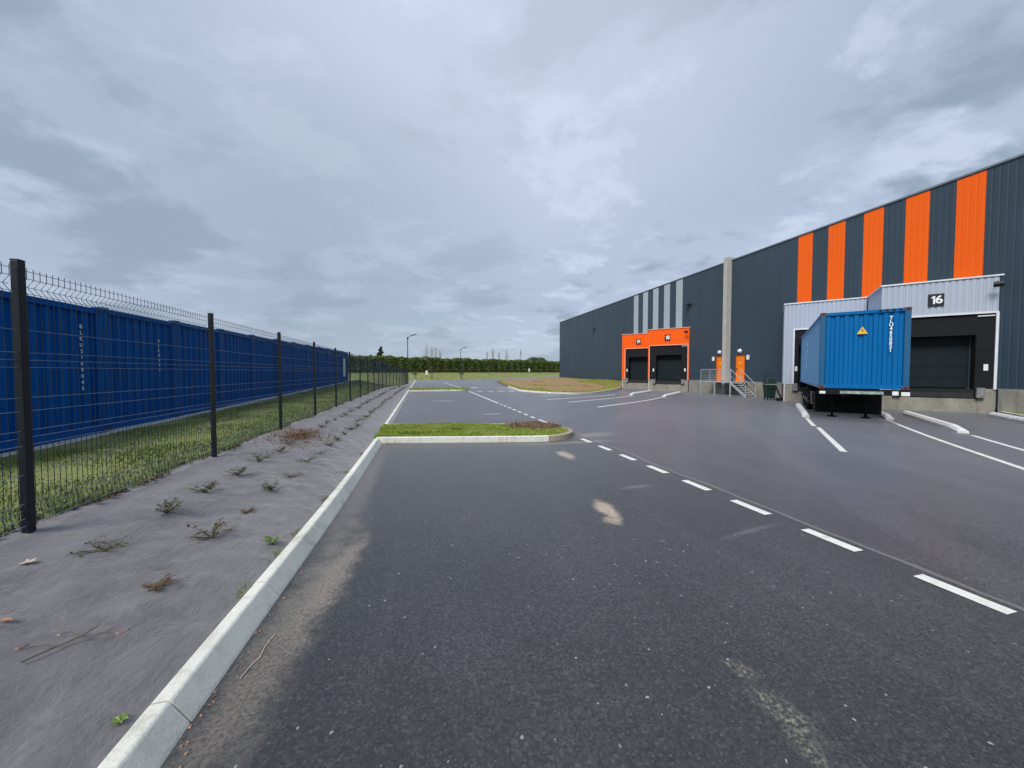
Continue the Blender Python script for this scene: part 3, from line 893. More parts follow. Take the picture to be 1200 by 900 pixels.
# ------------------------------------------------------------------ steel staircase
st = thing('steel_staircase', 'galvanised steel landing and stairs with railings in front of the two orange doors', 'staircase', (24.2, 24.9, -.3))
m = MB(); m.box(0, 0, 1.08, 1.15, 3.35, 1.15); m.box(1.15, 0, 1.08, 1.76, 1.84, 1.15); m.box(1.15, 2.42, 1.08, 1.76, 3.35, 1.15)
m.build('landing', M['galv'], st)
for x, y in ((.05, .05), (.05, 3.28), (.05, 1.7), (1.1, .05)):
    m = MB(); m.box(x - .04, y - .04, -.02, x + .04, y + .04, 1.08); m.box(x - .09, y - .09, -.02, x + .09, y + .09, .01)
    m.build('leg', M['galv'], st)
m = MB()
for y in (.04, 1.13, 2.22, 3.3): m.tube([(.03, y, 1.15), (.03, y, 2.18)], .022, 6)
m.tube([(.03, .04, 2.18), (.03, 3.3, 2.18)], .024, 6)
for z in (1.28, 1.44, 1.60, 1.76, 1.92, 2.05): m.tube([(.03, .04, z), (.03, 3.3, z)], .012, 5)
m.tube([(.03, 3.3, 2.18), (1.7, 3.3, 2.18)], .024, 6)
for z in (1.28, 1.44, 1.60, 1.76, 1.92, 2.05): m.tube([(.03, 3.3, z), (1.7, 3.3, z)], .012, 5)
m.build('railing', M['galv'], st)
run = 1.35
for x in (.0, .95):
    m = MB(); x1 = x + .035
    m.add([(x, 0, 1.16), (x, 0, .96), (x, -run, -.0), (x, -run - .16, -.0), (x, -run - .16, .10), (x1, 0, 1.16), (x1, 0, .96), (x1, -run, -.0), (x1, -run - .16, -.0), (x1, -run - .16, .10)],
          [(0, 1, 2, 3, 4), (9, 8, 7, 6, 5), (0, 5, 6, 1), (1, 6, 7, 2), (2, 7, 8, 3), (3, 8, 9, 4), (4, 9, 5, 0)])
    m.build('stringer', M['galv'], st)
    m = MB(); m.tube([(x + .02, .0, 2.18), (x + .02, -run - .08, 1.0), (x + .02, -run - .1, .0)], .022, 6)
    m.tube([(x + .02, 0, 1.15), (x + .02, 0, 2.18)], .022, 6); m.tube([(x + .02, 0, 1.65), (x + .02, -run - .08, .5)], .014, 5)
    m.build('handrail', M['galv'], st)
for k in range(6):
    z = .18 + k * .165
    MB().box(.035, -run - .05 + k * .22, z, .95, -run + .18 + k * .22, z + .035).build('step', M['galv'], st)

# ------------------------------------------------------------------ shipping containers
def container_parts(t, Lc, Hc, pend, pside, ppost, prust, code, codemat, tri=False, roofmat=None, sidecode=None):
    Wc = 2.438; p = .16
    for x in (0, Wc - p):
        for y in (0, Lc - p):
            MB().box(x, y, .121, x + p, y + p, Hc - .121).build('corner_post', ppost, t, bevel=.01)
    m = MB()
    MB().box(p, .01, .02, Wc - p, .13, .17).build('bottom_rail', pend, t)
    MB().box(p, .01, Hc - .13, Wc - p, .12, Hc - .02).build('top_rail', pend, t)
    m = MB()
    m.box(p, Lc - .12, .02, Wc - p, Lc - .01, .17); m.box(p, Lc - .12, Hc - .12, Wc - p, Lc - .01, Hc - .01)
    for x in (0.01, Wc - .13):
        m.box(x, p, .02, x + .12, Lc - p, .17); m.box(x, p, Hc - .09, x + .12, Lc - p, Hc - .02)
    m.build('rails', pside, t)
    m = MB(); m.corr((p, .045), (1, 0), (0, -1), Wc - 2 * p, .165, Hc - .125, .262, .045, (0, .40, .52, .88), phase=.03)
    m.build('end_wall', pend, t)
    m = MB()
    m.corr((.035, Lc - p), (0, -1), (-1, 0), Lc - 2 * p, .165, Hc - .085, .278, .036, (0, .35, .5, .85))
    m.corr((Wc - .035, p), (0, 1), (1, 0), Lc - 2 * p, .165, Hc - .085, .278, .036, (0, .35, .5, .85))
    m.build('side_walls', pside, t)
    m = MB(); n = int(Lc / .3)
    for k in range(n):
        y = .1 + (Lc - .2) * k / n; y2 = .1 + (Lc - .2) * (k + .55) / n
        m.add([(.08, y, Hc - .045), (Wc - .08, y, Hc - .045), (Wc - .08, y2, Hc - .022), (.08, y2, Hc - .022), (.08, .1 + (Lc - .2) * (k + 1) / n, Hc - .045), (Wc - .08, .1 + (Lc - .2) * (k + 1) / n, Hc - .045)], [(0, 1, 2, 3), (3, 2, 5, 4)])
    m.build('roof', roofmat or pside, t)
    m = MB()
    for dx in (0, 1.07):
        m.box(p + .01 + dx * (Wc - 2 * p) / 2.14, Lc - .09, .18, p + .01 + (dx + 1.05) * (Wc - 2 * p) / 2.14, Lc - .04, Hc - .13)
    m.build('doors', pend, t)
    m = MB(); m.box(.1, .1, .10, Wc - .1, Lc - .1, .15)
    m.build('floor', M['darkmetal'], t)
    for x in (-.006, Wc - .172):
        for y in (-.006, Lc - .172):
            for z in (0, Hc - .12):
                m = MB(); m.box(x, y, z, x + .178, y + .178, z + .12)
                c = m.build('corner_casting', prust, t, bevel=.008)
                if y < 0:
                    h = MB(); h.box(x + .06, y - .004, z + .03, x + .12, y + .004, z + .09); h.build('hole', M['blackgap'], c)
    if code:
        text('container_code', '\n'.join(code), .160, M['white'], t, (Wc - .50, -.006, Hc - .92), line=.80, ext=.002)
    if tri:
        z = 2.03
        a = MB(); a.prism([(0, 0)] * 0 or [(1.06, -.006), (1.32, -.006), (1.32, .004), (1.06, .004)], z, z + .012)
        a = MB(); y0, y1 = -.008, -.004
        a.add([(1.04, y0, z), (1.34, y0, z), (1.19, y0, z + .27), (1.04, y1, z), (1.34, y1, z), (1.19, y1, z + .27)], [(0, 1, 2), (5, 4, 3), (0, 3, 4, 1), (1, 4, 5, 2), (2, 5, 3, 0)])
        w = a.build('warning_triangle', M['yellow'], t)
        MB().add([(1.17, -.010, z + .08), (1.21, -.010, z + .08), (1.185, -.010, z + .19), (1.2, -.010, z + .19)], [(0, 1, 3, 2)]).build('bolt_mark', M['darkmetal'], w)
    if sidecode:
        text('side_code', '\n'.join(sidecode), .36, codemat, t, (-.006, 6.4, 1.45), rot=(R(90), 0, R(-90)), line=.75, ext=.006)

ct = thing('shipping_container', 'bright blue shipping container with yellow triangle, backed up to the grey dock on a trailer', 'container', (14.92, 11.11, 1.02), ANG)
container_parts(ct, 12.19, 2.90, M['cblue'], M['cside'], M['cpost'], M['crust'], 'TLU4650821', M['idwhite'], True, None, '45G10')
# conspicuity tape: dark/yellow flecks on the top front rail
for k in range(4): MB().box(1.62 + k * .17, .0, 2.80, 1.70 + k * .17, .006, 2.87).build('height_tape', M['blackgap'], ct)

RY0 = 9.86; PITCH = 2.455
ccols = [M['rowblue']]
row_labels = {
 -2: 'deep blue container nearest the camera, first of the row behind the fence',
 -1: 'deep blue container with a long white vertical code, seen between the first two posts',
 0: 'deep blue container with a shorter white vertical code, left of the second fence post',
 10: 'deep blue container at the far end of the row, carrying a tall white panel'}
ords = {1: 'third', 2: 'fourth', 3: 'fifth', 4: 'sixth', 5: 'seventh', 6: 'eighth', 7: 'ninth', 8: 'tenth', 9: 'second last'}
first = None
for k in range(-2, 11):
    y = RY0 + PITCH * k
    lab = row_labels.get(k)
    if lab is None:
        lab = ('deep blue container behind the fence, %s from the left in the row' % ords[k]) if k < 9 else 'deep blue container just before the far one with the white panel, behind the fence'
    if first is None:
        first = thing('shipping_container', lab, 'container', (-6.70, y, cont_z(y + 1.2) + .0), R(90), 'deep blue containers parked in a row behind the fence')
        container_parts(first, 6.06, 2.69, M['rowblue'], M['rowside'], M['rowpost'], M['rowpost'], None, None, roofmat=M['rowroof'])
        r_ = first
    else:
        r_ = copy_tree(first)
        r_.location = (-6.70 + random.uniform(-.03, .03), y, cont_z(y + 1.2)); r_['label'] = lab
    for c in list(r_.children):
        if c.name.startswith(('container_code', 'reflect', 'white_panel')): bpy.data.objects.remove(c)
    if k in (-1, 0):
        z = 1.62 if k == -1 else 1.72
        text('container_code', '\n'.join('BLKU2189045' if k == -1 else 'BLKU213'), .105, M['idwhite'], r_, (1.90 if k == -1 else 1.72, -.006, z), line=1.19)
    if k == 10:
        MB().box(.15, -.04, .50, .85, .05, 2.05).build('white_panel', M['sticker'], r_)

# ------------------------------------------------------------------ container trailer
tr = thing('container_trailer', 'black skeletal container trailer on wheels under the bright blue container', 'trailer', (14.92, 11.11, -.3), ANG)
m = MB()
for x in (.78, 1.52):
    m.box(x, .15, 1.02, x + .14, 12.0, 1.30 - .005); m.box(x, 3.2, .82, x + .14, 12.0, 1.02)
for y in (3.0, 5.0, 7.4, 9.6, 11.6): m.box(.92, y, .98, 1.52, y + .1, 1.26)
m.build('main_frame', M['chassis'], tr)
for y in (.02, 5.9, 11.9):
    MB().box(0.0, y, 1.10, 2.44, y + .20, 1.305).build('bolster', M['chassis'], tr, bevel=.01)
m = MB(); m.box(.62, -.01, 1.14, 1.80, .015, 1.24)
m.build('reflective_strip', M['seafoam'], tr)
m = MB(); m.box(2.02, -.012, 1.12, 2.18, .016, 1.26)
m.build('white_plate', M['sticker'], tr)
m = MB(); m.box(2.24, -.03, 1.10, 2.46, .016, 1.24)
m.build('marker_lamp', M['sticker'], tr, bevel=.01)
m = MB(); m.box(.02, -.03, 1.12, .2, .016, 1.22)
m.build('marker_lamp', M['sticker'], tr, bevel=.01)
for x in (.62, 1.70):
    m = MB(); m.box(x, 2.7, .35, x + .13, 2.83, 1.05); m.box(x + .02, 2.72, .05, x + .11, 2.81, .4); m.box(x - .08, 2.6, .0, x + .21, 2.93, .05)
    m.build('landing_leg', M['chassis'], tr, bevel=.01)
m = MB(); m.tube([(.75, 2.77, .7), (1.7, 2.77, .7)], .03, 6); m.tube([(.5, 2.77, .7), (.35, 2.77, .7), (.35, 2.77, .45)], .015, 5)
m.build('leg_crank', M['chassis'], tr)
MB().box(.12, 3.05, .16, 2.30, 4.1, 1.03).build('shade_filler_box', M['chassis'], tr, bevel=.02)  # added black box that fills the underside so it reads as deep shade
MB().box(1.8, 4.6, .40, 2.36, 5.6, 1.0).build('storage_box', M['chassis'], tr, bevel=.02)
bx = MB().box(.08, 4.6, .42, .62, 5.55, 1.0).build('storage_box', M['chassis'], tr, bevel=.02)
m = MB()
m.box(.05, 4.57, .40, .65, 4.60, .47); m.box(.05, 4.57, .95, .65, 4.60, 1.02); m.box(.05, 4.57, .47, .12, 4.60, .95); m.box(.58, 4.57, .47, .65, 4.60, .95)
m.build('box_edge', M['galv'], bx)
# axle group: tyre lathe
def wheel(x0, y, parent):
    r = .50; wdt = .30
    prof = [(0, .28), (0.0, .44), (.03, .485), (.07, .50), (wdt - .07, .50), (wdt - .03, .485), (wdt, .44), (wdt, .28)]
    m = MB(); n = 24
    for (px, pr) in prof:
        for k in range(n):
            a = 2 * math.pi * k / n
            m.v.append((x0 + px, y + pr * math.cos(a), .5 + pr * math.sin(a)))
    for i in range(len(prof) - 1):
        for k in range(n):
            k2 = (k + 1) % n
            m.f.append((i * n + k, i * n + k2, (i + 1) * n + k2, (i + 1) * n + k))
    tyre = m.build('wheel', M['tyre'], parent, smooth=True)
    m = MB(); m.tube([(x0 + .06, y, .5), (x0 + wdt - .06, y, .5)], .29, 20); m.tube([(x0 - .01, y, .5), (x0 + wdt + .01, y, .5)], .12, 12)
    m.build('rim', M['rim'], tyre)
for y in (6.3, 7.65, 9.0):
    for x in (.02, .34, 1.80, 2.12): wheel(x, y, tr)
    MB().tube([(.1, y, .5), (2.34, y, .5)], .07, 10).build('axle', M['chassis'], tr)
m = MB()
for x in (.0, 1.78): m.box(x, 5.7, 1.03, x + .64, 9.6, 1.06)
m.build('mudguards', M['chassis'], tr)
for x in (.02, 1.80):
    MB().box(x, 5.62, .20, x + .62, 5.64, 1.03).build('mudflap', M['tyre'], tr)
MB().tube([(.95, 4.0, .75), (1.5, 4.0, .75)], .22, 14).build('air_tank', M['chassis'], tr, smooth=True)
for x in (.0, 2.4):
    m = MB(); m.box(x, 4.15, .42, x + .04, 5.55, .54); m.box(x, 4.15, .72, x + .04, 5.55, .84); m.box(x, 4.4, .54, x + .04, 4.46, 1.1)
    m.build('side_guard', M['chassis'], tr)
MB().box(.1, 12.0, .4, 2.34, 12.08, .55).build('rear_bumper', M['chassis'], tr)

# ------------------------------------------------------------------ green bin and hose by the dock corner
gb = thing('waste_bin', 'dark green wheeled waste bin standing against the plinth left of the grey docks', 'bin', (23.45, 20.75, -.3), R(-25))
gb.scale = (.72, .72, 1.08)
m = MB(); m.add([(-.34, -.34, .14), (.34, -.34, .14), (.34, .34, .14), (-.34, .34, .14), (-.44, -.44, .98), (.44, -.44, .98), (.44, .44, .98), (-.44, .44, .98)],
      [(0, 3, 2, 1), (4, 5, 6, 7), (0, 1, 5, 4), (1, 2, 6, 5), (2, 3, 7, 6), (3, 0, 4, 7)])
m.build('body', M['green'], gb, bevel=.03)
m = MB(); m.box(-.47, -.47, .98, .47, .47, 1.05)
m.build('rim', M['green_light'], gb, bevel=.015)
for k in range(2): MB().box(-.3 + k * .36, -.49, .74, -.06 + k * .36, -.42, .93).build('recess', M['blackgap'], gb, bevel=.02)
m = MB(); m.add([(-.45, -.45, 1.055), (.45, -.45, 1.055), (.45, .45, 1.055), (-.45, .45, 1.055), (-.36, -.36, 1.40), (.36, -.36, 1.40), (.36, .40, 1.46), (-.36, .40, 1.46)],
      [(0, 3, 2, 1), (4, 5, 6, 7), (0, 1, 5, 4), (1, 2, 6, 5), (2, 3, 7, 6), (3, 0, 4, 7)])
m.build('lid', M['green'], gb, bevel=.05)
m = MB(); m.tube([(-.38, .42, 1.4), (-.38, .46, 1.68), (.38, .46, 1.68), (.38, .42, 1.4)], .022, 8); m.tube([(-.38, .46, 1.55), (.38, .46, 1.55)], .015, 6)
m.build('handle', M['green'], gb)
for x, y in ((-.28, -.3), (.28, -.3), (-.28, .3), (.28, .3)):
    MB().tube([(x - .03, y, .08), (x + .03, y, .08)], .08, 12).build('wheel', M['tyre'], gb)
m = MB()
pts = [(23.95, 20.7, .75), (23.9, 20.55, .4), (23.85, 20.35, .1), (23.8, 20.15, -.1), (23.65, 20.0, -.24), (23.4, 20.1, -.26), (23.2, 19.95, -.27), (23.35, 19.85, -.27)]
m.tube(pts, .05, 7)
for k in range(2):
    m.tube([(23.55 + .22 * math.cos(a) * (1 - .2 * k), 20.05 + .22 * math.sin(a), -.22 + .07 * k) for a in np.linspace(0, 2 * math.pi, 14)], .04, 6)
tag(m.build('hose', M['tyre'], smooth=True), 'black hose coiled on the asphalt beside the dark green bin', 'hose')

# ------------------------------------------------------------------ mesh fence
fn = thing('mesh_fence', 'long anthracite welded mesh fence with square posts on the planted bank', 'fence', (-2.87, 3.5, .46))
FP = 2.53; FH = 2.0
def prof_x(z):
    x = 0
    for zc in (1.83, 1.28, .70, .16):
        d = abs(z - zc)
        if d < .055: x = max(x, (.042 if zc > 1.5 else .016) * (1 - d / .055))
    return -x
m = MB()
zs = [.03]
for zc in (.16, .70, 1.28, 1.83): zs += [zc - .055, zc - .008, zc + .008, zc + .055]
zs += [1.965]
ny = 49
for k in range(ny):
    y = .06 + (FP - .12) * k / (ny - 1)
    m.tube([(prof_x(z), y, z) for z in zs], .0021, 4, caps=False)
hz = [1.94, 1.885, 1.83, 1.775, 1.50, 1.335, 1.28, 1.225, 1.0, .90, .755, .70, .645, .43, .215, .16, .105, .05]
mh = MB()
for z in hz: mh.tube([(prof_x(z) + .006, .03, z), (prof_x(z) + .006, FP - .03, z)], .0028, 4, caps=False)
panel_me = None; post_me = None; cap_me = None
pts_y = [3.5 + FP * k for k in range(-2, 20)]
panel = m.build('mesh_panel', M['fencewire'], fn)
hw = mh.build('line_wires', M['fencewire_h'], panel)
pm = MB().box(-.025, -.027, -.35, .025, .027, FH)
post = pm.build('post', M['fencemetal'], fn, bevel=.005)
cp = MB().box(-.027, -.029, FH + .0005, .027, .029, FH + .012).build('post_cap', M['fencemetal'], post, bevel=.006)
for i, y in enumerate(pts_y):
    if i == 0: p, q = post, panel
    else:
        p = post.copy(); C.objects.link(p); p.parent = fn
        for ch in list(post.children):
            if i < 9:
                c = ch.copy(); C.objects.link(c); c.parent = p
        q = panel.copy() if i < len(pts_y) - 1 else None
        if q:
            C.objects.link(q); q.parent = fn
            h2 = hw.copy(); C.objects.link(h2); h2.parent = q
    x = fence_x(y); z = fence_z(y)
    p.location = (x + 2.87, y - 3.5, z - .46)
    if q:
        x2 = fence_x(y + FP); z2 = fence_z(y + FP)
        q.location = (x + 2.87, y - 3.5, z - .46)
        q.rotation_euler = (math.atan2(z2 - z, FP), 0, -math.atan2(x2 - x, FP))

# ------------------------------------------------------------------ shrubs planted through the membrane
def shrub_mesh(seed, n=9, r=.16, leafn=40, hgt=.12, wig=1.):
    rd = random.Random(seed)
    st_ = MB(); lf = MB()
    tips = []
    for k in range(n):
        a = rd.uniform(0, 2 * math.pi); L = rd.uniform(.5, 1) * r; h = rd.uniform(.35, 1) * hgt
        p = [(0, 0, -.01)]
        cx = cy = 0
        for q in range(1, 5):
            f = q / 4
            a += rd.uniform(-.35, .35) * wig
            cx += math.cos(a) * L / 4; cy += math.sin(a) * L / 4
            p.append((cx, cy, h * (f ** .7)))
        st_.tube(p, .0035, 4, .0012, caps=False); tips += p[1:]
        if rd.random() < .7:
            b = a + rd.choice((-1, 1)) * rd.uniform(.5, 1.1); s0 = p[2]
            st_.tube([s0, (s0[0] + math.cos(b) * L * .3, s0[1] + math.sin(b) * L * .3, s0[2] + h * .3), (s0[0] + math.cos(b) * L * .5, s0[1] + math.sin(b) * L * .5, s0[2] + h * .4)], .002, 4, .001, caps=False)
            tips.append((s0[0] + math.cos(b) * L * .5, s0[1] + math.sin(b) * L * .5, s0[2] + h * .4))
    for k in range(leafn):
        t = rd.choice(tips); s_ = rd.uniform(.009, .021)
        q = Vector((t[0] + rd.gauss(0, .012), t[1] + rd.gauss(0, .012), max(.004, t[2] + rd.gauss(0, .008))))
        u = Vector((rd.gauss(0, 1), rd.gauss(0, 1), rd.gauss(0, .5))).normalized(); v = u.cross(Vector((rd.gauss(0, 1), rd.gauss(0, 1), 1))).normalized()
        lf.add([q - u * s_, q + v * s_ * .5, q + u * s_, q - v * s_ * .5], [(0, 1, 2, 3)])
    return st_, lf
def put_tone(o):
    me = o.data; at = me.attributes.new('tone', 'FLOAT', 'POINT')
    n = len(me.vertices)
    at.data.foreach_set('value', np.repeat(rng.uniform(0, 1, n // 4 + 1), 4)[:n])
protos = []
def shrub_proto(seed, lmat, **kw):
    a, b = shrub_mesh(seed, **kw)
    root = thing('shrub', 'x', 'shrub', (0, 0, 0), 0)
    a.build('stems', M['twig'], root)
    l = b.build('leaves', lmat, root); put_tone(l)
    return root
near = [ # x, y, label, variant, scale
 (-2.27, 3.28, 'flat brown-twigged shrub nearest the first fence post on the bank', 'dry', 1.0),
 (-1.71, 2.89, 'low shrub with reddish brown leaves, nearest the kerb in the foreground', 'red', .9),
 (-1.76, 3.63, 'bushy dry shrub with pale upright twigs in the row by the kerb, second nearest', 'green', 1.15),
 (-2.28, 3.98, 'low green-leaved shrub in the fence-side row, second nearest', 'green', 1.05),
 (-1.73, 4.21, 'small rusty red shrub in the middle of the kerb-side row', 'red', .7),
 (-2.30, 4.63, 'greyish spreading shrub third in the fence-side row', 'green', 1.1),
 (-1.75, 4.87, 'upright twiggy grey-green shrub fourth in the kerb-side row', 'green', 1.0),
 (-2.28, 5.31, 'dark low shrub fourth in the fence-side row', 'green', 1.0),
 (-1.30, 3.62, 'green weed growing against the back of the kerb', 'weed', .9),
 (-2.29, 5.99, 'dark mounded shrub right of the second fence post', 'green', 1.1),
 (-1.72, 5.55, 'thin sprawling shrub fifth in the kerb-side row', 'dry', .9),
 (-1.74, 6.24, 'tall stemmed shrub with a dark base sixth in the kerb-side row', 'dry', 1.1),
 (-2.62, 2.60, 'tangled clump of dead brown grass at the left edge of the bank', 'clump', 1.2)]
pr = {'dry': [shrub_proto(3, M['shrub_leaf'], n=11, leafn=55, hgt=.08, r=.17)],
      'green': [shrub_proto(5, M['shrub_leaf'], n=14, leafn=110, hgt=.12, r=.13), shrub_proto(8, M['shrub_leaf'], n=13, leafn=80, hgt=.14, r=.15), shrub_proto(17, M['shrub_leaf'], n=16, leafn=120, hgt=.10, r=.14)],
      'red': [shrub_proto(11, M['shrub_red'], n=12, leafn=90, hgt=.07, r=.11)],
      'weed': [shrub_proto(12, M['greenleaf'], n=10, leafn=90, hgt=.09, r=.09)],
      'clump': [shrub_proto(13, M['blades_dry'], n=46, leafn=40, hgt=.06, r=.17, wig=1.6)]}
used = set()
def plant(v, x, y, s, lab, grp=None):
    src = random.choice(pr[v])
    if src.name in used: o = copy_tree(src)
    else: o = src; used.add(src.name)
    o.location = (x, y, bank_z(x, y) + .002); o.rotation_euler = (0, 0, random.uniform(0, 6.28)); o.scale = (s, s, s * .75)
    o['label'] = lab
    if grp: o['group'] = grp
    elif 'group' in o: del o['group']
    return o
for x, y, lab, v, s in near: plant(v, x, y, s * 1.08, lab)
g = 'small shrubs planted in two rows down the bank'
for k in range(48):
    y = 6.67 + .68 * k
    for xi, dy in ((-2.30, 0), (-1.72, .22)):
        x = xi + .3 * ss(28, 50, y) + random.uniform(-.05, .05)
        v = random.choice(('green', 'green', 'dry'))
        row = 'fence' if xi < -2 else 'kerb'
        lab = 'small dry shrub in the %s-side row, beyond the second fence post' % row
        plant(v, x, y + dy + random.uniform(-.08, .08), random.uniform(.7, 1.1), lab, g + ', ' + row + ' side')

# dead grass heap by the third post
P_, H_ = [], []
for k in range(1500):
    a = random.uniform(0, 6.28); r_ = abs(random.gauss(0, .6))
    x = -2.35 + .5 * r_ * math.cos(a); y = 8.0 + 1.0 * r_ * math.sin(a)
    if x < -2.85 or x > -1.4: continue
    P_.append((x, y, bank_z(x, y) + .01 + .035 * max(0, 1 - r_))); H_.append(.045)
blades('dead_grass_heap', P_, H_, M['blades_dry'], .006, 2.6, label='heap of reddish brown dead grass on the bank by the third fence post', cat='dead grass')
# fallen branch, leaves
bz = bank_z(-1.77, 2.34)
br = thing('fallen_twig', 'bare forked twig lying flat on the membrane in the foreground', 'twig', (-1.77, 2.34, bz + .015), R(0))
m = MB()
m.tube([(-.12, -.10, 0), (-.03, -.02, .01), (.02, .02, .015), (.05, .09, .02)], .005, 6, .003)
m.tube([(.02, .02, .015), (.12, .035, .012), (.20, .0, .01), (.225, .02, .01)], .0026, 5, .0015)
m.tube([(.02, .02, .015), (-.05, .07, .02), (-.09, .06, .018)], .0026, 5, .0016)
m.tube([(-.03, -.02, .01), (-.12, .0, .01), (-.2, -.01, .012)], .0026, 5, .0014)
m.tube([(.05, .09, .02), (.03, .14, .03), (-.02, .16, .02)], .002, 5, .001)
m.tube([(.12, .035, .012), (.15, .06, .02)], .0016, 5, .001)
m.build('branch', M['twig'], br)
m = MB()
for (x, y) in ((-.2, -.01), (.2, 0), (-.09, .06), (.22, .02), (-.19, .0), (.03, .03)):
    for q in range(3):
        a = random.uniform(0, 6.28); m.add([(x, y, .012), (x + .014 * math.cos(a), y + .014 * math.sin(a), .02), (x + .02 * math.cos(a + .5), y + .02 * math.sin(a + .5), .012)], [(0, 1, 2)])
m.build('buds', M['deadleaf_brown'], br)
def leaf(x, y, s, mat, label, rz, lobes=True):
    m = MB()
    if lobes: o_ = [(0, -.5), (.12, -.2), (.42, -.22), (.2, .02), (.46, .25), (.16, .2), (.12, .55), (-.05, .24), (-.34, .36), (-.2, .06), (-.45, -.08), (-.14, -.16)]
    else: o_ = [(0, -.5), (.18, -.2), (.22, .1), (0, .5), (-.2, .15), (-.18, -.2)]
    n = len(o_)
    m.v = [(0, 0, .012)] + [(a * s, b * s, .012 + s * .25 * abs(a)) for a, b in o_]
    m.f = [(0, 1 + i, 1 + (i + 1) % n) for i in range(n)]
    m.v += [(a, b, c - .0015) for a, b, c in m.v[:n + 1]]
    m.f += [(n + 1, n + 2 + (i + 1) % n, n + 2 + i) for i in range(n)]
    m.f += [(1 + i, n + 2 + i, n + 2 + (i + 1) % n, 1 + (i + 1) % n) for i in range(n)]
    o = m.build('fallen_leaf', mat); o.location = (x, y, bank_z(x, y)); o.rotation_euler = (0, 0, rz)
    return tag(o, label, 'leaf')
leaf(-2.54, 3.08, .10, M['deadleaf'], 'pale lobed dead leaf lying below the first fence post', R(-60))
leaf(-2.16, 2.50, .075, M['deadleaf_brown'], 'reddish brown dead leaf at the left edge of the bank', R(70), False)
sp = thing('seedling', 'tiny bright green seedling at the back of the kerb in the foreground', 'plant', (-1.30, 1.93, bank_z(-1.30, 1.93)))
m = MB()
for k in range(7):
    a = k * .9; r_ = .022
    m.add([(0, 0, .004), (r_ * math.cos(a - .4), r_ * math.sin(a - .4), .016), (1.5 * r_ * math.cos(a), 1.5 * r_ * math.sin(a), .012), (r_ * math.cos(a + .4), r_ * math.sin(a + .4), .016)], [(0, 1, 2, 3)])
m.build('leaves', M['greenleaf'], sp)
m = MB(); m.tube([(0, 0, -.01), (.004, .002, .012)], .002, 5); m.build('stem', M['twig'], sp)

mb = MB()
for k in range(150):
    y = .8 + 8 * random.random() ** 1.3; x = kerb_x(y) + .185 + abs(random.gauss(0, .035)); a = random.uniform(0, 6.28); s_ = random.uniform(.006, .016)
    mb.add([(x, y, .003), (x + s_ * math.cos(a), y + s_ * math.sin(a), .010), (x + s_ * math.cos(a + 1.2), y + s_ * math.sin(a + 1.2), .004)], [(0, 1, 2)])
tag(mb.build('leaf_litter', M['deadleaf_brown']), 'crumbs of dead leaf lying in the gutter at the foot of the long kerb', 'leaves', kind='stuff')
mb = MB()
py = [(-.965, 2.22), (-.95, 2.30), (-.925, 2.36), (-.93, 2.45), (-.915, 2.55)]
mb.tube([(x, y, .006) for x, y in py], .003, 5)
tag(mb.build('straw', M['deadleaf']), 'pale curled straw lying on the asphalt against the kerb', 'straw')
P_ = []
for cy in (2.95, 3.45, 3.9, 4.9, 6.1, 7.4):
    for k in range(45):
        y = cy + random.gauss(0, .06); x = kerb_x(y) - .02 - abs(random.gauss(0, .02)); P_.append((x, y, .09))
blades('kerb_weeds', P_, [.045] * len(P_), M['blades'], .003, 2.0, label='small dark weed tufts growing along the back edge of the kerb', cat='weeds')

# earth heap on the nose of the island
mb = MB(); cxy = (3.0, 9.75)
for k, (dx, dy, rr, hh) in enumerate(((0, 0, .42, .17), (.35, -.15, .3, .13), (-.45, .25, .3, .11))):
    n = 14
    for r_ in range(5):
        f = 1 - r_ / 4.5
        for i in range(n):
            a = 2 * math.pi * i / n
            rad = rr * f * (1 + .2 * math.sin(3 * a + k) + .12 * math.sin(7 * a + 2 * k))
            mb.v.append((cxy[0] + dx + rad * 1.15 * math.cos(a), cxy[1] + dy + rad * math.sin(a), .11 + hh * (1 - f * f) + .015 * math.sin(5 * a + r_)))
    b0 = k * 5 * n
    for r_ in range(4):
        for i in range(n):
            i2 = (i + 1) % n
            mb.f.append((b0 + r_ * n + i, b0 + r_ * n + i2, b0 + (r_ + 1) * n + i2, b0 + (r_ + 1) * n + i))
    mb.f.append(tuple(b0 + 4 * n + i for i in range(n)))
tag(mb.build('earth_heap', M['earth'], smooth=True), 'low heap of brown earth and dead weeds on the rounded tip of the grass island', 'earth')
P_ = [(random.gauss(3.0, .4), random.gauss(9.8, .3), .18) for _ in range(500)]
P_ = [p for p in P_ if inside(isl_in, p[0], p[1])]
blades('dead_weeds', P_, [.1] * len(P_), M['blades_dry'], .008, 1.8, label='dry brown weeds sticking out of the earth heap on the island tip', cat='weeds')
# litter of leaves at the island corner
mb = MB()
for k in range(26):
    x = random.gauss(-.72, .16); y = random.gauss(8.87, .06); a = random.uniform(0, 6.28); s_ = .035
    if x < -.92: continue
    mb.add([(x, y, .012), (x + s_ * math.cos(a), y + s_ * math.sin(a), .02), (x + s_ * math.cos(a + 1), y + s_ * math.sin(a + 1), .008)], [(0, 1, 2)])
tag(mb.build('leaf_litter', M['deadleaf_brown']), 'scatter of reddish dead leaves in the corner where the island meets the kerb', 'leaves', kind='stuff')
